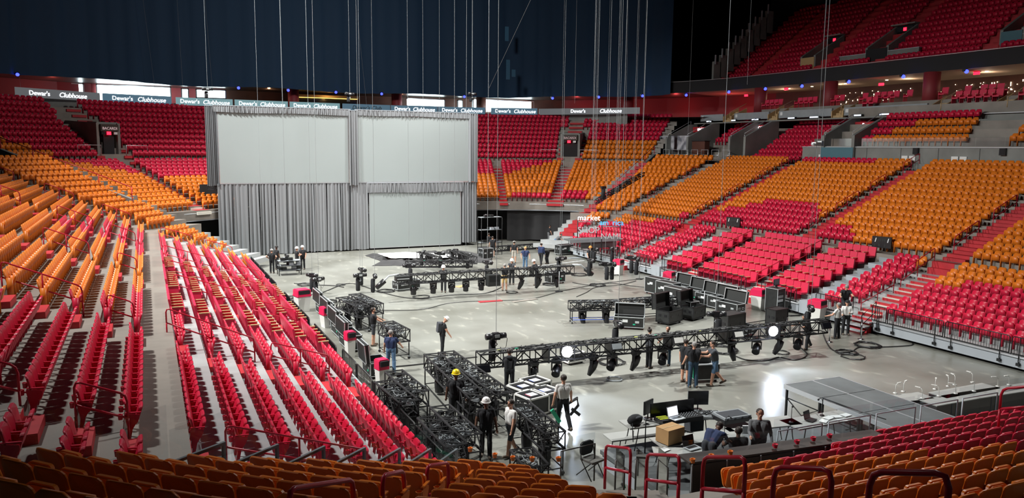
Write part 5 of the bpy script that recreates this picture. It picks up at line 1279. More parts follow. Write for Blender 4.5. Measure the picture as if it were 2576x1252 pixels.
# ================================================================== FENCES, BINS, STANCHIONS
def barrier(x, y, L, rz, lab, solid, h=1.1):
    t = T('barrier_panel', lab, 'fence', (x, y, .02), rz); mb = MB()
    mb.tube([(0, 0, .05), (0, 0, h-.08), (0, .08, h), (0, L-.08, h), (0, L, h-.08), (0, L, .05)], .024, 'black_metal', 8); mb.tube([(0, 0, .12), (0, L, .12)], .02, 'black_metal', 6); mb.build('frame', t)
    mb = MB(); n = int(L/.115)
    for i in range(1, n): mb.tube([(0, L*i/n, .12), (0, L*i/n, h)], .011, 'black_metal', 4, caps=False)
    mb.build('bar_infill', t)
    if solid: MB().box((.02, L/2, h/2+.03), (.012, L-.06, h-.12), 'dark_hollow').build('infill_sheet', t, 'dark brown infill sheet')
    for y_ in (.1, L-.1): MB().box((.0, y_, .04), (.35, .05, .05), 'black_metal').build('foot', t)
    return t
ys = [13.5, 15.8, 18.1, 20.4, 22.7, 25.0, 27.3, 30.6, 32.9, 36.3, 38.8, 41.4, 46.5, 49.0, 51.5, 54.0, 56.5]
for i, y in enumerate(ys):
    barrier(6.66, y, 2.2, 0, f'{ordn(i+1)} black barrier panel {"of open bars" if i < 8 else "with dark sheet infill"} along the side deck', i >= 7, 1.1 if i < 7 else .92)
def crowd_rail(x, y0, y1, lab, z=.62, h=.82):
    t = T('front_railing', lab, 'railing', (x, y0, z)); L = y1-y0; mb = MB()
    mb.tube([(0, 0, .06), (0, 0, h-.07), (0, .07, h), (0, L-.07, h), (0, L, h-.07), (0, L, .06)], .022, 'black_metal', 8); mb.tube([(0, 0, .1), (0, L, .1)], .018, 'black_metal', 6); mb.build('frame', t)
    mb = MB(); n = int(L/.12)
    for i in range(1, n): mb.tube([(0, L*i/n, .1), (0, L*i/n, h)], .010, 'black_metal', 4, caps=False)
    mb.build('bar_infill', t)
    for y_ in (.35, L-.35): MB().tube([(-.05, y_, h), (-.06, y_, -.18), (.0, y_, -.3)], .02, 'black_metal', 6).box((-.06, y_, -.3), (.1, .14, .12), 'black_metal').build('post_bracket', t)
SG = [(10.5, 13.4), (13.5, 16.4), (16.5, 19.4), (19.5, 22.4), (22.5, 25.4), (25.5, 26.3), (27.8, 29.9), (31.3, 34.0), (35.3, 37.7), (37.8, 40.1), (41.5, 43.7), (45.2, 47.6), (49.4, 52.0), (52.1, 54.7), (54.8, 57.0)]
for i, (a, b_) in enumerate(SG): crowd_rail(32.42, a, b_, f'{ordn(i+1)} black railing section on the deck edge across the floor')
for i, (y, z) in enumerate([(60.6, 2.3), (59.0, 2.0), (57.2, 1.6)]): barrier(6.2-.9*i*.5, y, 1.2, A, f'{ordn(i+1)} short black gate frame at the far end of the side deck', False)
def bin_(loc, rz, lab, h=1.0, s_=1.0):
    t = T('waste_bin', lab, 'bin', loc, rz)
    MB().raw([(-.24*s_, -.24*s_, 0), (.24*s_, -.24*s_, 0), (.24*s_, .24*s_, 0), (-.24*s_, .24*s_, 0), (-.30*s_, -.30*s_, h*.72), (.30*s_, -.30*s_, h*.72), (.30*s_, .30*s_, h*.72), (-.30*s_, .30*s_, h*.72)], [(0, 3, 2, 1), (4, 5, 6, 7), (0, 1, 5, 4), (1, 2, 6, 5), (2, 3, 7, 6), (3, 0, 4, 7)], 'white_plastic').build('tub', t)
    z0 = h*.72; w_ = .32*s_; mb = MB(); mb.box((0, 0, z0+.04), (2*w_, 2*w_, .08), 'bin_red'); mb.box((0, 0, z0+.36), (2*w_*.86, 2*w_*.86, .05), 'bin_red')
    for sx in (-1, 1): mb.box((sx*w_*.9, 0, z0+.21), (.05, 2*w_*.95, .28), 'bin_red')
    mb.box((0, w_*.9, z0+.21), (2*w_*.9, .05, .28), 'bin_red'); mb.box((0, -w_*.9, z0+.12), (2*w_*.9, .05, .1), 'bin_red'); mb.build('hood', t, 'red hooded lid')
    MB().box((0, -w_*.6, z0+.24), (2*w_*.8, .3, .2), 'black_matte').build('opening', t)
bin_(G(1555, 691), .5, 'white bin with red hood beside the pair of hoists', 1.05); bin_(G(1682, 726), .5, 'white bin with red hood behind the open cases', 1.05); bin_(G(1908, 778), .3, 'white bin with red hood beside the equipment rack', 1.15, 1.15); bin_((31.9, 29.3, 0), .3, 'white bin with red hood by the two white shirts', 1.15, 1.2)
bin_((7.45, 42.6, 0), .2, 'white bin with red hood standing clear of the sheeted barriers', 1.15, 1.2); bin_((7.9, 38.2, 0), .2, 'red-hooded bin half hidden behind the dark barrier by the coil', .9); bin_((7.6, 32.2, 0), .2, 'red-hooded bin behind the barrier near the long cases', 1.05, .62); bin_((7.65, 27.4, 0), .2, 'red-hooded bin behind the barrier beside the numbered case', 1.05, .66)
for px, py, lab in ((2086, 860, 'steel stanchion post beside the white shirt worker'), (2166, 853, 'steel stanchion post in front of the small steps'), (1978, 848, 'steel stanchion post under the far truss end')):
    t = T('stanchion', lab, 'post', G(px, py)); MB().lathe([(.001, 0), (.17, 0), (.17, .02), (.05, .05), (.001, .05)], 'chrome', 16).build('base', t); MB().cyl((0, 0, .05), (0, 0, .98), .03, .03, 'chrome', 10).build('pole', t)
for px, py, lab in ((1406, 733, 'thin lamp stand with cable at its foot near the mid truss end'), (1770, 790, 'thin pole stand between the cases and the padded seats'), (1608, 702, 'stand base plate with slack cable')):
    t = T('pole_stand', lab, 'stand', G(px, py)); MB().cyl((0, 0, 0), (0, 0, .03), .25, .25, 'black_metal', 14).build('base', t); MB().cyl((0, 0, .03), (0, 0, 1.3), .018, .018, 'pale_steel', 8).build('pole', t)
# small steps up to the side deck
t = T('deck_steps', 'small dark steps with black rails leading up to the side deck', 'steps', (31.6, 26.9, 0))
for i in range(3): MB().box((.15+.3*i, 0, .16+.2*i), (.32, 1.3, .05), 'pale_steel').build('tread', t)
for y_ in (-.68, .68): MB().tube([(0, y_, 0), (0, y_, 1.0), (.95, y_, 1.6), (.95, y_, .2)], .022, 'black_metal', 6).tube([(0, y_, .5), (.95, y_, 1.1)], .018, 'black_metal', 6).tube([(0, y_, 0), (.95, y_, .6)], .025, 'black_metal', 6).build('side_rail', t)
# grey stair tower between the padded seats and the plastic seats
for Y0, side in ((30.5, 1), (44.4, 1)):
    mb = MB()
    for k in range(8): mb.box((32.8+.87*k, Y0, (.7+.3*k)/2+.15), (.88, 1.0, .7+.3*k), 'grey_panel' if k % 2 else 'grey_steel')
    S('wall_stair_block', mb)
def scoreboard(loc, rz, lab, s_=1.0):
    t = T('score_panel', lab, 'scoreboard', loc, rz); MB().box((0, 0, .55), (1.7, .25, .95), 'black_plastic').build('cabinet', t)
    for x in (-.6, .6): MB().box((x, 0, .04), (.06, .06, .12), 'black_metal').build('foot', t)
    for sx in (-.55, .55): MB().raw([(-.06+sx, -.14, .55), (.02+sx, -.14, .55), (.10+sx, -.14, .9), (.02+sx, -.14, .9)], [(0, 1, 2, 3)], 'label_white').build('emblem', t)
    mb = MB()
    for x in (-.28, -.1, .1, .28): mb.box((x, -.13, .72), (.12, .01, .18), 'case_foam')
    for x in (-.6, -.2, .3): mb.box((x, -.13, .28), (.12, .01, .2), 'case_foam')
    mb.build('digit', t); t.scale = (.64*s_, .64, .70*s_)
scoreboard((39.1, 31.4, 3.35), A*-1+.35, 'black score panel with pale emblems above the grey stair'); scoreboard((39.1, 44.2, 3.4), A*-1+.35, 'black score panel at the far end of the padded blocks')
# ---- word signs at the corner of the side stand
def word_sign(px, py, D, words, lab, fx):
    p = Vector(GD(px, py, D)); t = T('word_sign', lab, 'sign', tuple(p), -YAW)
    z = 0
    for w_, s_, m_, dz, dx in words: text('lettering', w_, s_, m_, t, upright((dx, 0, dz), 0, -1), ext=.04)
    mb = MB()
    for x in (-fx, fx): mb.tube([(x, .1, .3), (x, .1, -2.6)], .035, 'black_metal', 6)
    mb.tube([(-fx, .1, -.12), (fx, .1, -.12)], .03, 'wire_steel', 6); mb.tube([(-fx, .1, -1.9), (fx, .1, -1.9)], .03, 'black_metal', 6); mb.build('stand_frame', t)
mat('letter_outline', (.55, .57, .6), .4)
word_sign(1478, 554, 60, [('market', .62, 'sign_white', .0, .1), ('SHOP', .68, 'letter_outline', -.98, .1)], 'white lit word market over unlit SHOP letters on a frame', .75)
word_sign(1538, 566, 58, [('am', .58, 'sign_blue', 0, -.55), ('rica', .58, 'sign_blue', 0, .50), ('NAML', .62, 'letter_outline', -1.05, .05)], 'blue word america with a gap over dark frame letters', .7)
single('side_platform', MB().box((0, 0, 0), (4.6, .9, .12), 'stage_grey').box((.4, -.3, -.4), (3.2, .1, .6), 'stage_grey').box((0, -.47, -.08), (4.6, .05, .26), 'grey_panel'), 'grey platform edge under the two word signs', 'platform', GD(1490, 600, 60), -YAW+.45)
# ---- cables on the floor
def floor_cable(px, lab, r=.019, m='cable_black', seed=0):
    rr_ = random.Random(seed); P = [Vector(G(x, y, .03)) for x, y in px]; Q = []
    for i in range(len(P)-1):
        p0 = P[max(i-1, 0)]; p1 = P[i]; p2 = P[i+1]; p3 = P[min(i+2, len(P)-1)]
        for k in range(8):
            t_ = k/8; Q.append(.5*((2*p1)+(p2-p0)*t_+(2*p0-5*p1+4*p2-p3)*t_**2+(3*p1-p0-3*p2+p3)*t_**3))
    Q.append(P[-1]); o0 = Q[0].copy(); o0.z = 0
    single('floor_cable', MB().tube([q-o0 for q in Q], r, m, 5), lab, 'cable', tuple(o0))
floor_cable([(720, 745), (800, 738), (880, 712), (960, 735), (1040, 750), (1130, 742), (1220, 737), (1262, 722)], 'thick black cable sweeping from the sheeted barriers to the mid truss', .026)
floor_cable([(870, 778), (960, 780), (1060, 778), (1130, 762), (1220, 756), (1330, 752), (1400, 735), (1440, 726), (1520, 712), (1620, 700)], 'thin cable crossing the open middle of the floor')
floor_cable([(935, 925), (1000, 921), (1060, 915), (1130, 905), (1200, 897)], 'black cable running behind the carts to the truss end', .028)
floor_cable([(1850, 895), (1880, 905), (1930, 906), (1960, 898), (2000, 905), (2030, 892), (2010, 870)], 'looping black cable under the far end of the front truss', .027)
floor_cable([(2068, 832), (2080, 862), (2100, 882), (2140, 884), (2165, 872), (2230, 872), (2290, 868), (2295, 862)], 'black cable leading to the coil before the small steps', .025)
floor_cable([(1440, 710), (1480, 716), (1540, 712), (1600, 720), (1640, 722)], 'thin cable beside the red-hooded bin', .02)
floor_cable([(1450, 746), (1475, 735), (1500, 722), (1560, 716), (1600, 706)], 'kinked cable behind the blue-railed cart', .02)
floor_cable([(740, 712), (790, 716), (840, 718), (865, 722)], 'cable from the wheeled frame toward the ring', .03)
floor_cable([(1980, 800), (1940, 803), (1880, 812), (1830, 818)], 'thin cable behind the lit lamp', .02)
def coil(px, py, R_, lab, n=4, seed=0, r=.02, m='cable_black'):
    rr_ = random.Random(seed); P = []
    for k in range(n*14): a = k*2*math.pi/14; q = R_*(1+.12*rr_.uniform(-1, 1)); P.append((q*math.cos(a), q*math.sin(a), .03+.012*(k//14)+.01*rr_.random()))
    single('cable_coil', MB().tube(P, r, m, 5), lab, 'cable', G(px, py))
for i, (px, py, R_, n, lab) in enumerate([(857, 717, .28, 2, 'small ring of cable on the bare floor'), (769, 717, .5, 4, 'cable pile under the paired hoists'), (753, 753, .5, 4, 'cable pile beside the clear-standing bin'), (822, 760, .55, 5, 'frayed cable heap below the hoists'), (970, 733, .5, 4, 'cable heap beyond the mid-floor cart'), (1060, 748, .5, 3, 'cable heap along the sweeping cable'),
                                         (1288, 736, .35, 2, 'loose cable loop near the khaki shorts'), (1384, 716, .5, 3, 'cable loop under the mid truss end'), (1540, 690, .55, 4, 'cable coil beside the orange-helmet worker'), (1457, 692, .55, 4, 'cable coil near the tilted end lamp'), (1503, 718, .5, 4, 'cable coil in front of the open middle'), (1538, 912, .55, 4, 'cable coil on the floor under the front truss'),
                                         (1815, 882, .7, 6, 'big blue-black cable coil behind the two talking men'), (2130, 888, .45, 4, 'small coil with white connector by the stanchions'), (2182, 870, .55, 5, 'round black coil before the small steps'), (2145, 898, .5, 2, 'loose thin loops before the coils'), (1965, 888, .35, 3, 'tight coil along the looping cable'), (1775, 765, 1.0, 7, 'wide cable heap between trunk and padded seats'), (1985, 790, .6, 4, 'cable heap at the rack foot'), (1545, 955, .3, 2, 'pale loop lying in the truss shadow')]):
    coil(px, py, R_, lab, n, seed=i, m='cable_black' if i != 19 else 'grey_panel')
single('white_tube', MB().tube([(0, 0, .05), tuple(Vector(G(930, 967))-Vector(G(893, 935))+Vector((0, 0, .05)))], .05, 'white_plastic', 8), 'white tube lying on the floor beside the numbered case', 'tube', G(893, 935))
for i, (a, b_, c, m_) in enumerate([((1205, 760), (1262, 756), .35, 'step_red'), ((1150, 722), (1175, 718), .5, 'cardboard'), ((1290, 760), (1350, 752), .3, 'concrete_deck'), ((1330, 672), (1470, 656), .18, 'label_white'), ((1430, 650), (1470, 647), .5, 'grey_panel')]):
    p, q = Vector(G(*a)), Vector(G(*b_)); d = q-p; single('floor_board', MB().box((d.length/2, 0, .02), (d.length, c, .03), m_), ['thin red mat strip on the open floor', 'tan board under the mid truss lamps', 'worn grey strip on the open floor', 'long pale strip behind the mid truss', 'grey slab by the orange helmet'][i], 'board', tuple(p), math.atan2(d.y, d.x))
# ================================================================== PEOPLE
def V3(*a): return Vector(a)
def dirv(f, o, s): f, o = math.radians(f), math.radians(o); return V3(s*math.sin(o), math.sin(f)*math.cos(o), -math.cos(f)*math.cos(o))
PPL = {'away': -25.0, 'cam': 155.0, 'right': -115.0, 'left': 65.0}
_sph = None
def add_cap(V, Fc, a, b_, ra, rb, n=10):
    d = b_-a; L = d.length; q = (d.to_track_quat('Z', 'Y') if L > 1e-5 else Quaternion()).to_matrix(); prof = []
    for i in range(5): t = -math.pi/2+math.pi/2*i/4; prof.append((ra*math.cos(t), ra*math.sin(t)))
    for i in range(5): t = math.pi/2*i/4; prof.append((rb*math.cos(t), L+rb*math.sin(t)))
    o = len(V)
    for r, z in prof:
        for k in range(n): t = 2*math.pi*k/n; V.append(tuple(a+q @ V3(max(r, 1e-4)*math.cos(t), max(r, 1e-4)*math.sin(t), z)))
    for i in range(len(prof)-1):
        for k in range(n): Fc.append((o+i*n+k, o+i*n+(k+1) % n, o+(i+1)*n+(k+1) % n, o+(i+1)*n+k))
    Fc.append(tuple(o+k for k in range(n))[::-1]); Fc.append(tuple(o+(len(prof)-1)*n+k for k in range(n)))
def person(lab, loc, yaw, shirt='cloth_black', pants='cloth_black', hat=None, hair='hair_dark', skin='skin', armL=(5, 8, 10, 4), armR=(5, 8, 10, 4), legL=(3, 3, 2), legR=(-3, 2, 2), lean=0, head=(0, 0), s=1.0,
           shorts=False, sleeves=.62, near=False, seat=None, shoe='shoe_brown', wide=1.1, extra=None, hood=False):
    t = T('person', lab, 'person', loc, math.radians(PPL.get(yaw, yaw) if isinstance(yaw, str) else yaw))
    B = []; le = math.radians(lean); up = V3(0, math.sin(le), math.cos(le)); fw = V3(0, math.cos(le), -math.sin(le))
    def leg(p, sd):
        f, k, o = p; hip = V3(sd*.095, 0, 0); kn = hip+dirv(f, o, sd)*.43; an = kn+dirv(f-k, o*.5, sd)*.42; ft = dirv(f-k, 0, sd); fd_ = V3(0, math.cos(math.radians(max(-50, min(40, (f-k)*.7)))), math.sin(math.radians((f-k)*.7)))
        return hip, kn, an, an+fd_*.15, an-fd_*.05
    Ls = {-1: leg(legL, -1), 1: leg(legR, 1)}
    low = min(min(q[2].z, q[3].z, q[4].z) for q in Ls.values()); base = (seat if seat is not None else -low+.045)
    O = V3(0, 0, base)
    pc = 'skin' if shorts else 'pants'; pel = O+V3(0, 0, .04)
    chest = pel+up*.40; nk = pel+up*.50; hd = pel+up*.60+V3(math.sin(math.radians(head[1]))*.03, 0, 0)+fw*(.02+.10*math.sin(math.radians(head[0])))+V3(0, 0, .06-.03*abs(math.sin(math.radians(head[0]))))
    hd = pel+up*.565+(up*math.cos(math.radians(head[0]))+fw*math.sin(math.radians(head[0])))*.115
    for sd in (-1, 1):
        h, k, a, tt, hl = [q+O for q in Ls[sd]]
        B += [(h, k, .098, .070, (lambda u: 'pants' if not shorts or u < .9 else 'skin')), (k, a, .064 if shorts else .078, .044 if shorts else .066, (lambda u: 'skin' if shorts else 'pants')),
              (k, k.lerp(a, .4), .064, .062, (lambda u: 'skin' if shorts and u > .1 else 'pants')), (hl-V3(0, 0, .0), tt, .050, .042, (lambda u: 'shoe'))]
        B += [(O+V3(sd*.075*wide, 0, .02), pel+V3(sd*.075*wide, 0, .05), .115, .115, (lambda u: 'pants')), (pel+V3(sd*.07, 0, 0)+up*.12, pel+V3(sd*.09*wide, 0, 0)+up*.36, .112*wide, .118*wide, (lambda u: 'shirt'))]
        sh = pel+up*.455+V3(sd*.172*wide, 0, 0); p = armL if sd < 0 else armR
        el = sh+dirv(p[0]+lean*.6, p[1], sd)*.28; wr = el+dirv(p[0]+p[2]+lean*.6, p[3], sd)*.25; hd_ = (wr-el).normalized()
        B += [(chest+V3(sd*.06, 0, .03), sh, .09, .062, (lambda u: 'shirt')), (sh, el, .064, .050, (lambda u: 'shirt' if u < sleeves else 'skin')), (el, wr, .046, .032, (lambda u: 'shirt' if sleeves > 1 else 'skin'))]
        pm = wr+hd_*.07; side = hd_.cross(V3(0, 1, .2)).normalized() if abs(hd_.dot(V3(0, 1, 0))) < .95 else V3(1, 0, 0); curl = side.cross(hd_).normalized()*-sd
        B.append((wr+hd_*.015, pm, .026, .032, (lambda u: 'skin')))
        if near:
            for fi in range(4):
                b0 = pm+side*(.026*(fi-1.5)/1.5); L_ = (.034, .042, .038, .03)[fi]; b1 = b0+hd_*L_+curl*.008; B.append((b0, b1, .011, .010, (lambda u: 'skin'))); B.append((b1, b1+hd_*L_*.7+curl*.02, .010, .008, (lambda u: 'skin')))
            tb = wr+hd_*.03-side*.03*sd; B.append((tb, tb+hd_*.035-side*.03*sd, .012, .009, (lambda u: 'skin')))
        else: B.append((pm, pm+hd_*.06+curl*.02, .026, .018, (lambda u: 'skin')))
    B += [(pel+up*.05, pel+up*.3, .12, .12, (lambda u: 'shirt' if u > .1 else 'pants')), (nk-up*.02, hd-(hd-nk)*.3, .058, .052, (lambda u: 'skin' if u > .25 else 'shirt')),
          (hd-up*.03, hd+up*.035, .077, .088, (lambda u: 'skin')), (hd+fw*.02-up*.055, hd+fw*.045-up*.065, .055, .045, (lambda u: 'skin')), (hd+fw*.08-up*.005, hd+fw*.10-up*.02, .016, .018, (lambda u: 'skin'))]
    for sd in (-1, 1): B.append((hd+V3(sd*.083, 0, .01), hd+V3(sd*.090, -.01, -.02), .02, .017, (lambda u: 'skin')))
    V = []; Fc = []
    for b_ in B: add_cap(V, Fc, b_[0], b_[1], b_[2], b_[3])
    me = bpy.data.meshes.new('tmp'); me.from_pydata(V, [], Fc); me.update(); o = bpy.data.objects.new('tmp', me); COL.objects.link(o)
    md_ = o.modifiers.new('r', 'REMESH'); md_.mode = 'VOXEL'; md_.voxel_size = .0115 if near else .022; md_.use_smooth_shade = True
    if near: sm = o.modifiers.new('s', 'SMOOTH'); sm.factor = .5; sm.iterations = 2
    dg = bpy.context.evaluated_depsgraph_get(); m2 = bpy.data.meshes.new_from_object(o.evaluated_get(dg)); bpy.data.objects.remove(o); m2.name = 'body'
    N_ = len(m2.polygons); Cn = np.empty(N_*3); m2.polygons.foreach_get('center', Cn); Cn = Cn.reshape(-1, 3)
    best = np.full(N_, 9e9); mi_ = np.zeros(N_, dtype=np.int32); names = ['shirt', 'pants', 'skin', 'shoe']
    for a, b_, ra, rb, fm in B:
        a_ = np.array(a); d = np.array(b_)-a_; L2 = max(d@d, 1e-9); u = np.clip(((Cn-a_)@d)/L2, 0, 1); dist = np.linalg.norm(Cn-a_-u[:, None]*d, axis=1)-(ra+(rb-ra)*u)
        ix = np.where(dist < best)[0]; tab = np.array([names.index(fm(q/20)) for q in range(21)]); mi_[ix] = tab[np.round(u[ix]*20).astype(int)]; best[ix] = dist[ix]
    m2.materials.clear()
    for k in (shirt, pants, skin, shoe): m2.materials.append(MATS[k])
    m2.polygons.foreach_set('material_index', mi_); m2.polygons.foreach_set('use_smooth', [True]*N_)
    bo = bpy.data.objects.new('body', m2); COL.objects.link(bo); bo.parent = t
    HM = Matrix.Translation(hd) @ Matrix.Rotation(-le-math.radians(head[0]), 4, 'X')
    if hat and hat.startswith('helmet'):
        mb = MB(); mb.lathe([(.118, .03), (.122, .06), (.115, .11), (.085, .155), (.04, .178), (.001, .182)], hat, 16, M=HM); mb.lathe([(.118, .028), (.145, .03), (.140, .045), (.120, .05)], hat, 16, M=HM @ Matrix.Diagonal((1, 1.12, 1, 1))); mb.bar(tuple(HM @ V3(0, -.1, .13)), tuple(HM @ V3(0, .1, .13)), .03, .05, hat); mb.build('helmet', t)
    elif hat and hat.startswith('cap'):
        mb = MB(); m_ = hat.split(':')[1]; mb.lathe([(.100, .02), (.104, .05), (.09, .10), (.05, .13), (.001, .138)], m_, 14, M=HM); mb.box((0, .13, .03), (.14, .10, .015), m_, M=HM); mb.build('cap', t)
    if hair != 'none' and not (hat and hat.startswith('helmet')):
        mb = MB(); mb.ball((0, -.020, .036), .101, hair, 14, sc_=(.98, 1.0, .98), M=HM)
        if hat == 'bun': mb.ball((0, -.05, .15), .05, hair, 10, M=HM)
        mb.build('hair', t)
        # the face stays clear of hair: hair ball sits back on the skull
    if near:
        mb = MB()
        for sd in (-1, 1): mb.ball((sd*.032, .083, .012), .011, 'black_plastic', 8, M=HM); mb.box((sd*.032, .09, .034), (.03, .008, .006), 'hair_dark', M=HM)
        mb.box((0, .088, -.05), (.045, .01, .008), 'skin_dark', M=HM); mb.build('face_features', t)
    if extra == 'beard': mb = MB(); mb.ball((0, .045, -.07), .055, 'hair_dark', 10, sc_=(1, .8, .8), M=HM); mb.build('beard', t)
    if extra == 'phones': mb = MB(); mb.tube([V3(-.1, 0, 0), V3(-.1, 0, .08), V3(0, 0, .14), V3(.1, 0, .08), V3(.1, 0, 0)], .014, 'black_plastic', 8); [mb.cyl((sx*.09, 0, 0), (sx*.12, 0, 0), .045, .045, 'black_plastic', 12) for sx in (-1, 1)]; o_ = mb.build('headphones', t); o_.matrix_local = HM
    if hood: mb = MB(); mb.ball((0, 0, 0), .13, shirt, 12, sc_=(1.1, .8, .55)); o_ = mb.build('hood', t); o_.location = nk-fw*.06
    if extra == 'pack':
        mb = MB(); mb.slab(roundrect(.16, -.2, .25, .07), -.26, -.11, 'cloth_charcoal', M=Matrix.Translation(pel+up*.28) @ Matrix.Rotation(-le, 4, 'X')); mb.build('backpack', t)
    t.scale = (s, s, s)
    return t
AW, CM, RT_, LF_ = 'away', 'cam', 'right', 'left'
hips = (-25, 38, 75, -30); cross = (18, 12, 80, -45)
P_ = person
P_('person in black tee and white cap with hands on hips by the drapes', G(685, 687), AW, hat='cap:white_plastic', hair='hair_grey', armL=hips, armR=hips, skin='skin')
P_('person in black with black helmet behind the one with hands on hips', G(697, 678), -60, hat='helmet_black' if 'helmet_black' in MATS else (mat('helmet_black', (.02, .02, .02), .3) and 'helmet_black'), skin='skin_dark')
P_('person with white helmet and folded arms before the drapes', G(748, 681), -80, hat='helmet_white', armL=cross, armR=cross)
P_('person with white helmet facing the folded-arms one at the drapes', G(762, 677), CM, hat='helmet_white', armR=cross, armL=(5, 15, 30, -5))
P_('bearded person in black tee and grey shorts pushing a truss cart', G(940, 869), -100, pants='cloth_charcoal', shorts=True, hair='hair_dark', extra='beard', armL=(50, 5, 15, 3), armR=(48, 8, 15, 3), near=True, wide=1.24, s=1.02)
P_('person in navy tee and light jeans seen from behind by the carts', G(984, 938), AW, shirt='cloth_navy', pants='denim_blue', hair='hair_grey', armL=(10, 12, 10, 8), armR=(25, 28, 25, 15), near=True, s=1.02, legL=(8, 5, 4), legR=(-8, 4, 4))
P_('person in black with white helmet and backpack looking down', G(1113, 893), -95, hat='helmet_white', extra='pack', head=(45, 0), lean=6, armR=(15, 10, 15, 5), near=True)
P_('person in black with yellow helmet walking between the truss carts', G(1147, 1066), 160, shirt='cloth_black', hat='helmet_yellow', skin='skin_dark', armL=(12, 14, 15, 8), armR=(-12, 14, 10, 8), legL=(14, 8, 2), legR=(-14, 10, 2), near=True, wide=1.18, s=1.04)
P_('person in black tee with white helmet among the near carts', G(1222, 1150), CM, hat='helmet_white', skin='skin_dark', armL=(4, 16, 12, 10), armR=(6, 16, 15, 8), legL=(10, 6, 2), legR=(-8, 6, 2), near=True, wide=1.1, s=1.02)
P_('person in white tee and black shorts walking beside the last cart', G(1284, 1146), 100, shirt='cloth_tee_white', pants='cloth_charcoal', shorts=True, hair='hair_dark', armL=(10, 6, 10, 4), armR=(-14, 8, 12, 5), legL=(16, 6, 2), legR=(-14, 12, 2), near=True, s=1.0, head=(5, 0))
wk = P_('person in pale tee and black trousers walking with bent gear', G(1415, 1080), -5, shirt='cloth_tee_white', pants='cloth_black', hair='hair_dark', armL=(0, 16, 8, 10), armR=(8, 18, 12, 12), legL=(12, 6, 2), legR=(-16, 16, 2), near=True, s=1.06)
P_('person in dark hooded top with headphones facing the front truss', G(1281, 994), AW, shirt='cloth_black', pants='cloth_black', hood=True, extra='phones', sleeves=2, armL=(20, 10, 30, 3), armR=(40, 5, 50, 3), near=True, wide=1.1, s=1.0, lean=5)
P_('person with hair bun reaching over the front truss', G(1632, 925), -80, shirt='cloth_charcoal', pants='cloth_black', hat='bun', armL=(75, 5, 5, 3), armR=(72, 5, 8, 3), near=True, s=.97)
P_('person in black tee and jeans behind the front truss', G(1677, 918), 120, pants='denim_dark', extra='beard', armL=(35, 8, 40, 0), armR=(35, 8, 40, 0), near=True, s=.96)
P_('person in black shorts half hidden behind two talking men', G(1722, 962), -60, shorts=True, armL=(5, 8, 10, 5), near=True)
P_('person in black tee and blue jeans seen from behind at the console case', G(1742, 974), -10, pants='denim_dark', hair='hair_grey', armL=(12, 14, 20, 5), armR=(15, 20, 25, 3), near=True, wide=1.27, s=1.03)
P_('person in dark polo and denim shorts leaning on the console case', G(1796, 970), 60, shirt='cloth_charcoal', pants='denim_blue', shorts=True, hair='hair_dark', lean=10, armL=(42, 5, 40, -4), armR=(45, 5, 40, -4), legL=(10, 2, 2), legR=(-14, 28, 2), near=True, wide=1.27, s=1.03)
P_('person bending in dark clothes behind the truss end', G(2030, 877), 95, shirt='cloth_black', lean=28, armL=(40, 8, 30, 3), armR=(40, 8, 30, 3), legL=(25, 20, 3), legR=(-22, 12, 3), near=True)
P_('person in white shirt and black trousers with back turned by the stanchion', G(2104, 851), 20, shirt='cloth_tee_white', hair='hair_grey', armL=(30, 25, 40, 10), armR=(5, 12, 20, 6), near=True, s=1.02)
P_('person in long-sleeved white top and black cap by the deck rail', G(2126, 842), 150, shirt='cloth_tee_white', hat='cap:cloth_black', sleeves=2, armL=cross, armR=(20, 20, 60, 10), near=True)
P_('person in black tee sitting on the deck rail', (31.95, 27.6, .75), 150, hair='hair_grey', seat=.75, legL=(70, 70, 6), legR=(60, 62, 6), armL=(30, 20, 60, -10), armR=(25, 30, 55, 10), lean=12, head=(20, 0), near=True)
P_('person in black tee and shorts beyond the long drape', G(1239, 646), AW, shorts=True, armL=(10, 12, 15, 5))
P_('person in black shirt and pale trousers beside the steel tower', G(1230, 636), -60, pants='cloth_beige', armL=(20, 10, 20, 5))
P_('person in black tee and beige shorts with white cap walking away', G(1293, 661), AW, pants='cloth_beige', shorts=True, hat='cap:white_plastic', armL=(15, 15, 15, 5), armR=(-10, 15, 10, 5), wide=1.1)
P_('person in navy tee and pale jeans facing the camera mid floor', G(1321, 678), CM, shirt='cloth_navy', pants='denim_blue', hat='cap:cloth_khaki', armL=(5, 22, 20, 5), armR=(5, 22, 25, -5), wide=1.24)
P_('person in dark long-sleeved top walking behind the mid truss', G(1361, 668), -50, shirt='cloth_navy', sleeves=2, legL=(22, 5, 2), legR=(-22, 8, 2), hat='cap:cloth_beige', s=1.05)
P_('crouching person in black cap picking something from the floor', G(1377, 664), 110, lean=75, legL=(20, 30, 4), legR=(10, 30, 4), armL=(60, 5, 10, 3), armR=(60, 5, 10, 3), hat='cap:cloth_black')
P_('person in black tee and grey trousers before the masking curtain', G(1380, 611), -100, pants='cloth_grey', lean=10, armL=(15, 10, 20, 5))
P_('person in grey tee and jeans bending over a silver-edged case', G(1397, 631), -115, shirt='cloth_grey', pants='denim_blue', lean=45, armL=(20, 5, 10, 3), armR=(20, 5, 10, 3))
P_('person in black with white cap reaching up at the curtain', G(1413, 614), -115, hat='cap:white_plastic', armR=(120, 20, 10, 10), armL=(60, 10, 20, 5))
P_('person in black tee with orange helmet and arms down', G(1484, 677), CM, hat='helmet_orange', armL=(12, 10, 20, -5), armR=(25, 10, 30, -8), extra='beard')
P_('person with white helmet working behind the mid truss', G(1287, 715), CM, hat='helmet_white', shirt='cloth_charcoal', lean=12, armL=(40, 10, 40, 0), armR=(40, 10, 40, 0))
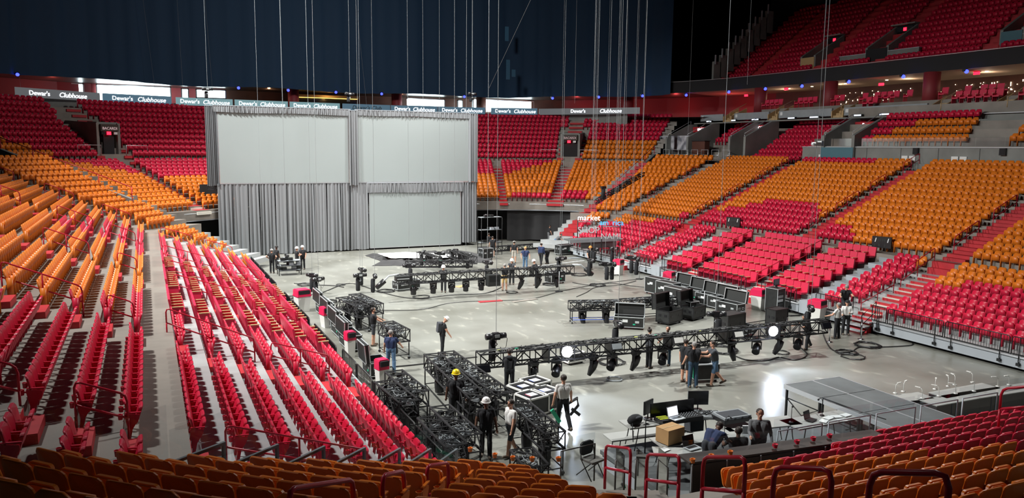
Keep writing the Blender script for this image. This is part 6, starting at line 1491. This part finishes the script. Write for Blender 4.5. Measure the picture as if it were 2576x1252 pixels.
P_('person in black tee and khaki shorts at the mid truss', G(1269, 731), -10, pants='cloth_khaki', shorts=True, hair='hair_grey', armL=(70, 15, 30, 5), armR=(70, 15, 30, -5), shoe='shoe_brown')
P_('person with pale helmet behind the mid truss lamps', G(1350, 718), 40, hat='helmet_white', shirt='cloth_black', lean=18, armL=(50, 10, 20, 0), armR=(50, 10, 20, 0))
P_('person with white helmet reaching over the mid truss by the lamps', G(1116, 735), CM, hat='helmet_white', lean=14, armL=(50, 25, 60, -10), armR=(50, 25, 60, -10), legL=(14, 4, 2), legR=(-6, 4, 2))
# gear held by the walker
wp = Vector(G(1415, 1080)); t = T('bent_gear', 'black folding gear with green strip carried by the pale tee walker', 'equipment', (wp.x+.30, wp.y+.02, .80)); MB().tube([(-.05, .1, 0), (.35, .2, .1), (.4, .2, -.15), (.05, .1, -.4)], .05, 'black_plastic', 8).build('frame', t); MB().bar((-.75, -.1, -.05), (-.45, -.1, -.5), .05, .12, 'green_tape').build('green_strip', t); MB().bar((.1, .1, -.2), (.4, .1, -.45), .06, .1, 'black_plastic').build('foot', t)
flight_case(G(1752, 972)[:2]+(0,), 0, .01, .01, .01, 'x') if False else None
t = T('console_case', 'black wheeled console case where three people talk', 'case', G(1768, 955), math.radians(-14)); MB().box((0, 0, .42), (1.0, .75, .6), 'black_case').build('body', t); MB().box((-.1, .1, .95), (.7, .5, .5), 'black_case').build('raised_top', t)
for z in (.13, .72): MB().box((0, 0, z), (1.03, .78, .03), 'aluminium').build('edge_trim', t)
mb = MB(); [caster(mb, sx*.4, sy*.28) for sx in (-1, 1) for sy in (-1, 1)]; mb.build('casters', t); MB().box((-.51, -.2, .4), (.02, .04, .5), 'green_tape').build('green_tape', t)
# ================================================================== CONSOLE AREA, RISERS, TABLES
zp = .5
c0, c1, c2, c3 = G(1500, 1122, zp), G(1640, 1208, zp), G(2230, 1110, zp), G(1960, 1052, zp)
mb = MB(); PX = [(11.35, 17.9), (11.3, 14.0), (19.6, 13.4), (19.6, 17.6)]
mb.prism(PX, zp-.12, zp, 'stage_grey'); mb.prism([(11.4, 17.85), (11.35, 14.1), (11.45, 14.1), (11.5, 17.85)], 0, zp-.1, 'grey_steel')
S('floor_console_platform', mb)
def table(px0, px1, dep, z, lab, top='table_white', zb=None, legs=True, side=-1):
    p, q = Vector(G(*px0, z)), Vector(G(*px1, z)); d = q-p; L = d.length; a = math.atan2(d.y, d.x); zb = zp if zb is None else zb
    t = T('folding_table', lab, 'table', (p.x, p.y, zb), a); h = z-zb; MB().box((L/2, side*dep/2, h-.02), (L, dep, .03), top).box((L/2, side*dep/2, h-.045), (L-.04, dep-.04, .02), 'black_plastic').build('tabletop', t)
    if legs:
        for x in (.2, L-.2):
            for y in (.08, dep-.08): MB().tube([(x, side*y, 0), (x+(.08 if x < L/2 else -.08), side*y, h*.5), (x+(.12 if x < L/2 else -.12), side*y, h-.05)], .016, 'black_metal', 6).build('leg', t)
    return t
table((1516, 1090), (1660, 1072), .6, .74, 'long pale folding table lowest beside the grey platform', zb=0)
table((1556, 1056), (1768, 1030), .7, 1.22, 'folding table carrying the black desk, laptop and monitors')
table((1632, 1100), (1835, 1074), .72, 1.2, 'folding table under the cardboard box'); table((1640, 1122), (1800, 1128), .6, 1.2, 'folding table with open black laptop in front of the leaning worker')
table((1800, 1062), (1980, 1044), .75, 1.2, 'white table where the seated people face the grey sweater'); table((1960, 1056), (2110, 1030), .8, 1.2, 'white table with desk lamp, small laptop and papers')
t = T('mixing_desk', 'black mixing desk with raised back panel and yellow strips', 'desk', G(1665, 1062, 1.25), math.radians(-5)); MB().box((.55, 0, .07), (1.35, .5, .14), 'black_plastic').build('desk_body', t); MB().box((.5, .27, .28), (1.45, .04, .42), 'screen_off').build('back_panel', t)
for i in range(3): MB().box((.02+.0*i, -.12+.1*i, .147), (.32, .04, .008), 'yellow_tape').build('yellow_strip', t)
mb = MB(); [mb.box((.45+.09*i, -.15+.09*j, .15), (.03, .03, .02), 'grey_panel') for i in range(8) for j in range(4)]; mb.build('fader_caps', t)
def laptop(loc, rz, lab, on=True, s_=1.0, lid='aluminium'):
    t = T('laptop', lab, 'laptop', loc, rz); MB().box((0, 0, .01), (.36*s_, .25*s_, .02), lid).box((0, .02, .021), (.30*s_, .12*s_, .002), 'black_plastic').build('keyboard_base', t); M = Matrix.Translation((0, .125*s_, .02)) @ Matrix.Rotation(math.radians(-15), 4, 'X')
    o_ = MB().box((0, 0, .125*s_), (.36*s_, .012, .25*s_), lid if on else 'black_plastic', M=M).build('lid', t); MB().box((0, -.008, .125*s_), (.33*s_, .002, .22*s_), 'screen_on' if on else 'screen_off', M=M).build('screen', o_)
p = G(1703, 1052, 1.42); laptop(p, math.radians(8), 'silver laptop with glowing page on the mixing desk', s_=1.15); laptop(G(1742, 1126, 1.22), math.radians(6), 'open laptop with dark screen beside the navy polo worker', False, 1.1); laptop(G(1880, 1087, 1.22), math.radians(150), 'silver laptop in front of the grey sweater person', True, 1.0); laptop(G(2040, 1056, 1.22), math.radians(15), 'small black laptop among papers on the far table', False, .9, 'black_plastic')
def monitor(loc, rz, lab, w_, h):
    t = T('monitor', lab, 'monitor', loc, rz); MB().cyl((0, 0, 0), (0, 0, .02), .14, .14, 'black_plastic', 16).build('base', t); MB().cyl((0, .01, .02), (0, .01, .2), .02, .02, 'black_plastic', 8).build('stem', t); MB().box((0, 0, .16+h/2), (w_, .04, h), 'black_plastic').box((0, -.022, .16+h/2), (w_-.03, .002, h-.03), 'screen_off').build('panel', t)
monitor(G(1630, 1053, 1.24), math.radians(22), 'black monitor beside the backpack', .46, .40); monitor(G(1755, 1030, 1.30), math.radians(-22), 'larger black monitor at the far end of the desk', .62, .42)
t = T('backpack', 'black backpack on the table edge beside the monitor', 'bag', G(1597, 1066, 1.23), .2); mb = MB(); mb.ball((0, 0, .13), .22, 'cloth_black', 12, sc_=(1.25, .75, .7)); mb.build('bag_body', t); MB().tube([(-.2, -.1, .1), (-.3, -.2, .0), (-.28, -.22, -.4), (-.2, -.15, -.1)], .012, 'cloth_black', 5).build('strap', t); MB().ball((.05, -.1, .2), .1, 'cloth_charcoal', 10, sc_=(1.6, .7, .6)).build('front_pocket', t)
t = T('cardboard_box', 'brown cardboard box taped shut on the console table', 'box', G(1685, 1108, 1.22), math.radians(10)); MB().box((0, 0, .2), (.62, .46, .40), 'cardboard').build('carton', t); MB().box((0, 0, .402), (.64, .05, .004), 'wood_tan').build('tape', t)
t = T('console_tray', 'silver-rimmed console tray with cables beside the bigger monitor', 'console', G(1775, 1047, 1.25), math.radians(-28)); MB().box((0, 0, .05), (.9, .6, .08), 'aluminium').box((0, 0, .095), (.84, .54, .01), 'grey_panel').build('tray', t); o_ = tangle(7, .6, .4, .05, 8, r=.008).build('cable_tangle', t); o_.location = (0, 0, .1); o_['kind'] = 'stuff'
t = T('road_console', 'dark ribbed console with closed lid near the standing grey sweater', 'console', G(1840, 1058, 1.25), math.radians(-3)); MB().box((0, 0, .1), (.95, .6, .12), 'black_plastic').build('base_box', t); MB().box((0, 0, .19), (.93, .58, .06), 'grey_panel').box((0, 0, .222), (.8, .45, .01), 'cloth_charcoal').build('lid', t); [MB().box((x, -.3, .16), (.06, .02, .05), 'black_metal').build('latch', t) for x in (-.35, -.1, .15, .4)]
single('waste_basket', MB().box((0, 0, .25), (.5, .3, .5), 'cloth_charcoal'), 'dark grey storage tub under the console tables', 'tub', G(1745, 1085, .55))
for i, (px, py, lab) in enumerate([(1822, 1092, 'small black gooseneck lamp before the seated person'), (1990, 1063, 'black gooseneck desk lamp with curved neck'), (2068, 1045, 'black bent lamp beside the papers')]):
    t = T('gooseneck_lamp', lab, 'lamp', G(px, py, 1.2), .4*i); MB().cyl((0, 0, 0), (0, 0, .03), .07, .06, 'black_plastic', 12).build('base', t); MB().tube([(0, 0, .02), (0, 0, .35), (.06, .02, .46), (.18, .06, .48), (.3, .1, .40)], .009, 'black_metal', 6).build('neck', t); MB().cyl((.28, .09, .42), (.33, .11, .37), .02, .03, 'black_plastic', 8).build('head', t)
for i, (px, py, w_, rz) in enumerate([(2085, 1050, .32, .2), (2105, 1047, .3, -.3), (2072, 1058, .28, .5), (2128, 1043, .3, .1), (2118, 1056, .26, -.2), (1672, 1130, .25, .3), (1900, 1085, .3, .2)]):
    single('paper_sheet', MB().box((0, 0, 0), (w_, .21, .012), 'label_white'), f'{ordn(i+1)} loose paper pile on the console tables', 'paper', G(px, py, 1.22), rz)
P_('person in navy polo leaning over the black laptop', (G(1778, 1070, 1.9)[0]-.1, G(1778, 1070, 1.9)[1]-.25, zp), -65, shirt='cloth_navy', pants='cloth_charcoal', skin='skin_dark', lean=52, armL=(15, 10, 10, 3), armR=(10, 10, 20, 3), near=True, wide=1.25, head=(20, 0))
P_('person in black seen from behind sitting at the console table', (*G(1858, 1082, 1.7)[:2], zp), -20, skin='skin_dark', seat=.46, legL=(80, 80, 4), legR=(80, 80, 4), armL=(40, 20, 50, -10), armR=(40, 20, 50, -10), near=True, wide=1.24)
P_('person in grey sweater standing and facing the seated ones', (*G(1912, 1040, 2.15)[:2], zp), 150, shirt='cloth_grey', pants='cloth_charcoal', sleeves=2, armL=(10, 15, 30, 0), armR=(35, 15, 50, 5), near=True, wide=1.24, s=1.02)
P_('person with shaved head in black jacket sitting beside the grey sweater', (G(1952, 1084, 1.75)[0]*.955, G(1952, 1084, 1.75)[1]*.955, zp), -20, hair='none', seat=.46, legL=(80, 80, 4), legR=(80, 80, 4), armL=(40, 15, 50, -10), armR=(40, 15, 50, -10), near=True, sleeves=2, wide=1.18)
for i, (px, py) in enumerate(((1858, 1082), (1942, 1078))):
    x, y, _ = G(px, py, 1.7) if i == 0 else [v*.955 for v in G(1952, 1084, 1.75)]; t = T('office_chair', ['black chair under the seated person in black', 'black chair under the shaved-head person'][i], 'chair', (x, y, zp), math.radians(-20)); MB().box((0, .02, .38), (.46, .44, .06), 'black_plastic').build('seat', t); MB().box((0, -.26, .66), (.44, .05, .4), 'black_plastic').build('backrest', t)
    for sx in (-1, 1):
        for sy in (-1, 1): MB().cyl((sx*.19, sy*.18, 0), (sx*.18, sy*.17, .36), .015, .015, 'black_metal', 6).build('leg', t)
# folding chair
t = T('folding_chair', 'black folding chair with grey seat by the glass gate', 'chair', G(1474, 1192, 1.0), math.radians(15)); mb = MB(); mb.slab(roundrect(.21, .52, .86, .1, 4), -.02, .03, 'black_plastic'); mb.build('backrest', t); MB().box((0, -.2, .45), (.42, .42, .05), 'cushion_grey').build('seat', t)
for sx in (-1, 1): MB().tube([(sx*.22, .0, .84), (sx*.23, -.05, .45), (sx*.22, -.4, 0)], .014, 'black_metal', 6).build('front_leg', t); MB().tube([(sx*.2, -.35, .44), (sx*.21, .12, 0)], .014, 'black_metal', 6).build('rear_leg', t)
# desk counter with cup holders behind the straight block
def counter():
    p, q = Vector(G(1738, 1163, 2.0)), Vector(G(2225, 1098, 2.0)); d = q-p; L = d.length; a = math.atan2(d.y, d.x)
    t = T('spectator_counter', 'long dark counter in front of the orange rows by the console', 'counter', (p.x, p.y, 0), a)
    MB().box((L/2, .22, 1.99), (L+.1, .5, .05), 'counter_brown').build('counter_top', t); MB().box((L/2, -.02, 1.55), (L, .05, .8), 'counter_brown').build('front_panel', t); MB().box((L/2, .1, .6), (L, .06, 1.2), 'black_matte').build('lower_panel', t)
    for k in range(7): x = L*k/6; MB().box((x, -.05, 1.6), (.03, .03, .75), 'grey_steel').build('trim_strip', t)
    for k in range(6): x = L*(k+.5)/6; MB().quad((x-L/12+.03, .42, 2.0), (x+L/12-.03, .42, 2.0), (x+L/12-.03, .42, 2.35), (x-L/12+.03, .42, 2.35), 'glass').build('glass_guard', t)
counter()
cup = None
for i, (px, py, c) in enumerate([(1183, 1128, 'o'), (1245, 1143, 'o'), (1290, 1150, 'o'), (1339, 1152, 'o'), (1405, 1152, 'o'), (1743, 1156, 'o'), (1790, 1145, 'o'), (1838, 1136, 'o'), (1951, 1119, 'c'), (2006, 1109, 'c'), (2047, 1101, 'c'), (2088, 1094, 'c')]):
    m_ = 'orange_plastic' if c == 'o' else 'crimson_plastic'; mb = MB(); mb.lathe([(.042, -.07), (.055, .02), (.062, .025), (.055, .03), (.045, 0), (.037, -.05), (.001, -.05)], m_, 16).box((0, .06, -.02), (.05, .04, .06), m_)
    single('cup_holder', mb, f'{"orange" if c == "o" else "crimson"} cup holder, {ordn(i+1)} along the front rail of the near stand', 'cup holder', G(px, py, 2.12))
# glass and dark parapet at the front of the curved block
mb = MB(); PP = [near_pt(math.radians(a), 12.2) for a in (43, 40, 37, 34, 31.5)]; band(mb, PP, 0, 1.35, 'counter_brown'); S('wall_near_parapet', mb)
for i, (a, b_) in enumerate(zip(PP, PP[1:])):
    t = T('front_glass', f'{ordn(i+1)} clear guard panel with cup holders in front of the curved orange block', 'glass', (*a, 1.3)); dx, dy = b_[0]-a[0], b_[1]-a[1]
    MB().quad((0, 0, .05), (dx, dy, .05), (dx, dy, .75), (0, 0, .75), 'glass').build('pane', t); MB().tube([(0, 0, 0), (0, 0, .75)], .02, 'counter_brown', 6).tube([(0, 0, .05), (dx, dy, .05)], .02, 'counter_brown', 6).build('frame', t)
for i, (px, w_) in enumerate([(1455, 1.0), (1560, .5), (1612, .5), (1668, .5)]):    # gate panels round the folding chair
    x, y, z = G(px, 1110, 2.0) if i == 0 else G(px, 1160, 1.9)
    t = T('gate_panel', ['clear panel in dark frame behind the folding chair', 'clear step gate beside the first looped handrail', 'clear step gate between the looped handrails', 'clear step gate beside the second looped handrail'][i], 'glass', (x, y, .9), math.radians(5 if i == 0 else 80))
    MB().quad((-w_/2, 0, .1), (w_/2, 0, .1), (w_/2, 0, 1.25), (-w_/2, 0, 1.25), 'glass').build('pane', t); mb = MB(); mb.tube([(-w_/2, 0, 0), (-w_/2, 0, .95), (w_/2, 0, .95), (w_/2, 0, 0)], .022, 'counter_brown', 6); mb.build('frame', t)
    if i: MB().bar((-w_/2, -.03, .5), (w_/2, -.03, .2), .02, .07, 'green_tape').build('tape', t, 'bright green tape')
S('floor_gate_steps', MB().box((10.3, 14.0, .25), (1.9, 2.2, .5), 'concrete_deck').box((9.6, 12.6, .6), (2.4, 1.6, 1.2), 'concrete_deck'))
t = T('platform_rail', 'dark tube rail sloping down beside the cardboard box', 'railing', G(1622, 1140, zp)); MB().tube([(0, 0, 0), (0, 0, 1.0), (.9, -.6, .75), (1.6, -1.1, .5), (1.6, -1.1, -.2)], .022, 'black_metal', 8).build('rail', t); MB().tube([(.9, -.6, .75), (.9, -.6, 0)], .02, 'black_metal', 8).build('post', t)
# glass rails and frames beyond, in front of the crimson rows
for i in range(8):
    x = 14.3+1.75*i; t = T('rail_panel', f'{ordn(i+1)} clear panel with steel top bar before the front crimson row', 'railing', (x, 14.35-.05*i, .9)); MB().quad((.05, 0, .1), (1.65, -.08, .1), (1.65, -.08, 1.25), (.05, 0, 1.25), 'glass').build('pane', t); MB().tube([(.1, -.1, 0), (.1, -.1, .95), (1.6, -.16, .95), (1.6, -.16, 0)], .022, 'grey_steel', 6).build('frame', t)
mb = MB(); mb.box((27.4, 14.3, .5), (15, .1, .95), 'concrete_wall'); S('wall_near_end_front', mb)
# grey stage risers
t = T('stage_riser', 'grey stage riser deck on black legs near the console', 'stage', (19.15, 18.75, 0), math.radians(-2))
for i in range(2):
    for j in range(3): MB().box((.61+1.24*i, -.75-1.53*j, 1.16), (1.22, 1.50, .07), 'stage_grey').build('deck_panel', t)
mb = MB(); mb.box((1.24, .02, 1.13), (2.5, .04, .14), 'pale_steel').box((0, -2.3, 1.13), (.04, 4.6, .14), 'pale_steel').box((2.48, -2.3, 1.13), (.04, 4.6, .14), 'pale_steel').box((1.23, -2.3, 1.198), (.05, 4.6, .006), 'pale_steel'); mb.build('edge_frame', t)
for x in (.06, 2.42):
    for y in (-.05, -1.5, -1.62, -3.05, -3.15, -4.5): MB().box((x, y, .54), (.06, .06, 1.08), 'black_metal').build('leg', t)
for y in (-.05, -1.62, -3.15): MB().tube([(.06, y, .75), (.06, y-1.4, .75), (.06, y-.7, .35), (.06, y, .75)], .02, 'black_metal', 6).build('brace', t)
t = T('riser_rail', 'dark rail bending down beside the grey stage riser', 'railing', G(2070, 1005, 1.2)); p2 = Vector(G(2150, 1030, 1.2))-Vector(G(2070, 1005, 1.2)); MB().tube([(0, 0, -.6), (0, 0, .05), p2, p2*1.9, p2*1.9+Vector((0, 0, -.8))], .022, 'black_metal', 8).build('rail', t)
# tables with reading lamps
for i, (a, b_, lab) in enumerate([((2335, 986), (2470, 962), 'white-topped table with black skirt and reading lamps beyond the riser'), ((2245, 992), (2310, 985), 'small white table end beside the riser with reading lamps'), ((2310, 1004), (2420, 985), 'second white table nearer the clear rail with lamps'), ((2420, 985), (2576, 962), 'white table running out beyond the crimson rail')]):
    t = table(a, b_, .7, .76, lab.replace('nearer', 'close to'), zb=0, legs=False); L = (Vector(G(*b_, .76))-Vector(G(*a, .76))).length
    MB().box((L/2, -.35, .36), (L-.03, .66, .7), 'drape_black').build('skirt', t)
for i, (px, py) in enumerate([(2252, 989), (2272, 985), (2352, 979), (2385, 972), (2402, 968), (2446, 962), (2320, 1002), (2362, 996), (2404, 990), (2510, 972), (2538, 968), (2450, 984)]):
    t = T('reading_lamp', f'{ordn(i+1)} small white reading lamp on the skirted tables', 'lamp', G(px, py, .77), .3*i, 'white reading lamps'); MB().cyl((0, 0, 0), (0, 0, .025), .07, .07, 'white_plastic', 12).build('base', t); MB().tube([(0, 0, .02), (.02, 0, .3), (.1, 0, .36)], .01, 'white_plastic', 6).build('arm', t); MB().box((.17, 0, .36), (.18, .05, .02), 'white_plastic').build('head', t)
sc.frame_set(1)
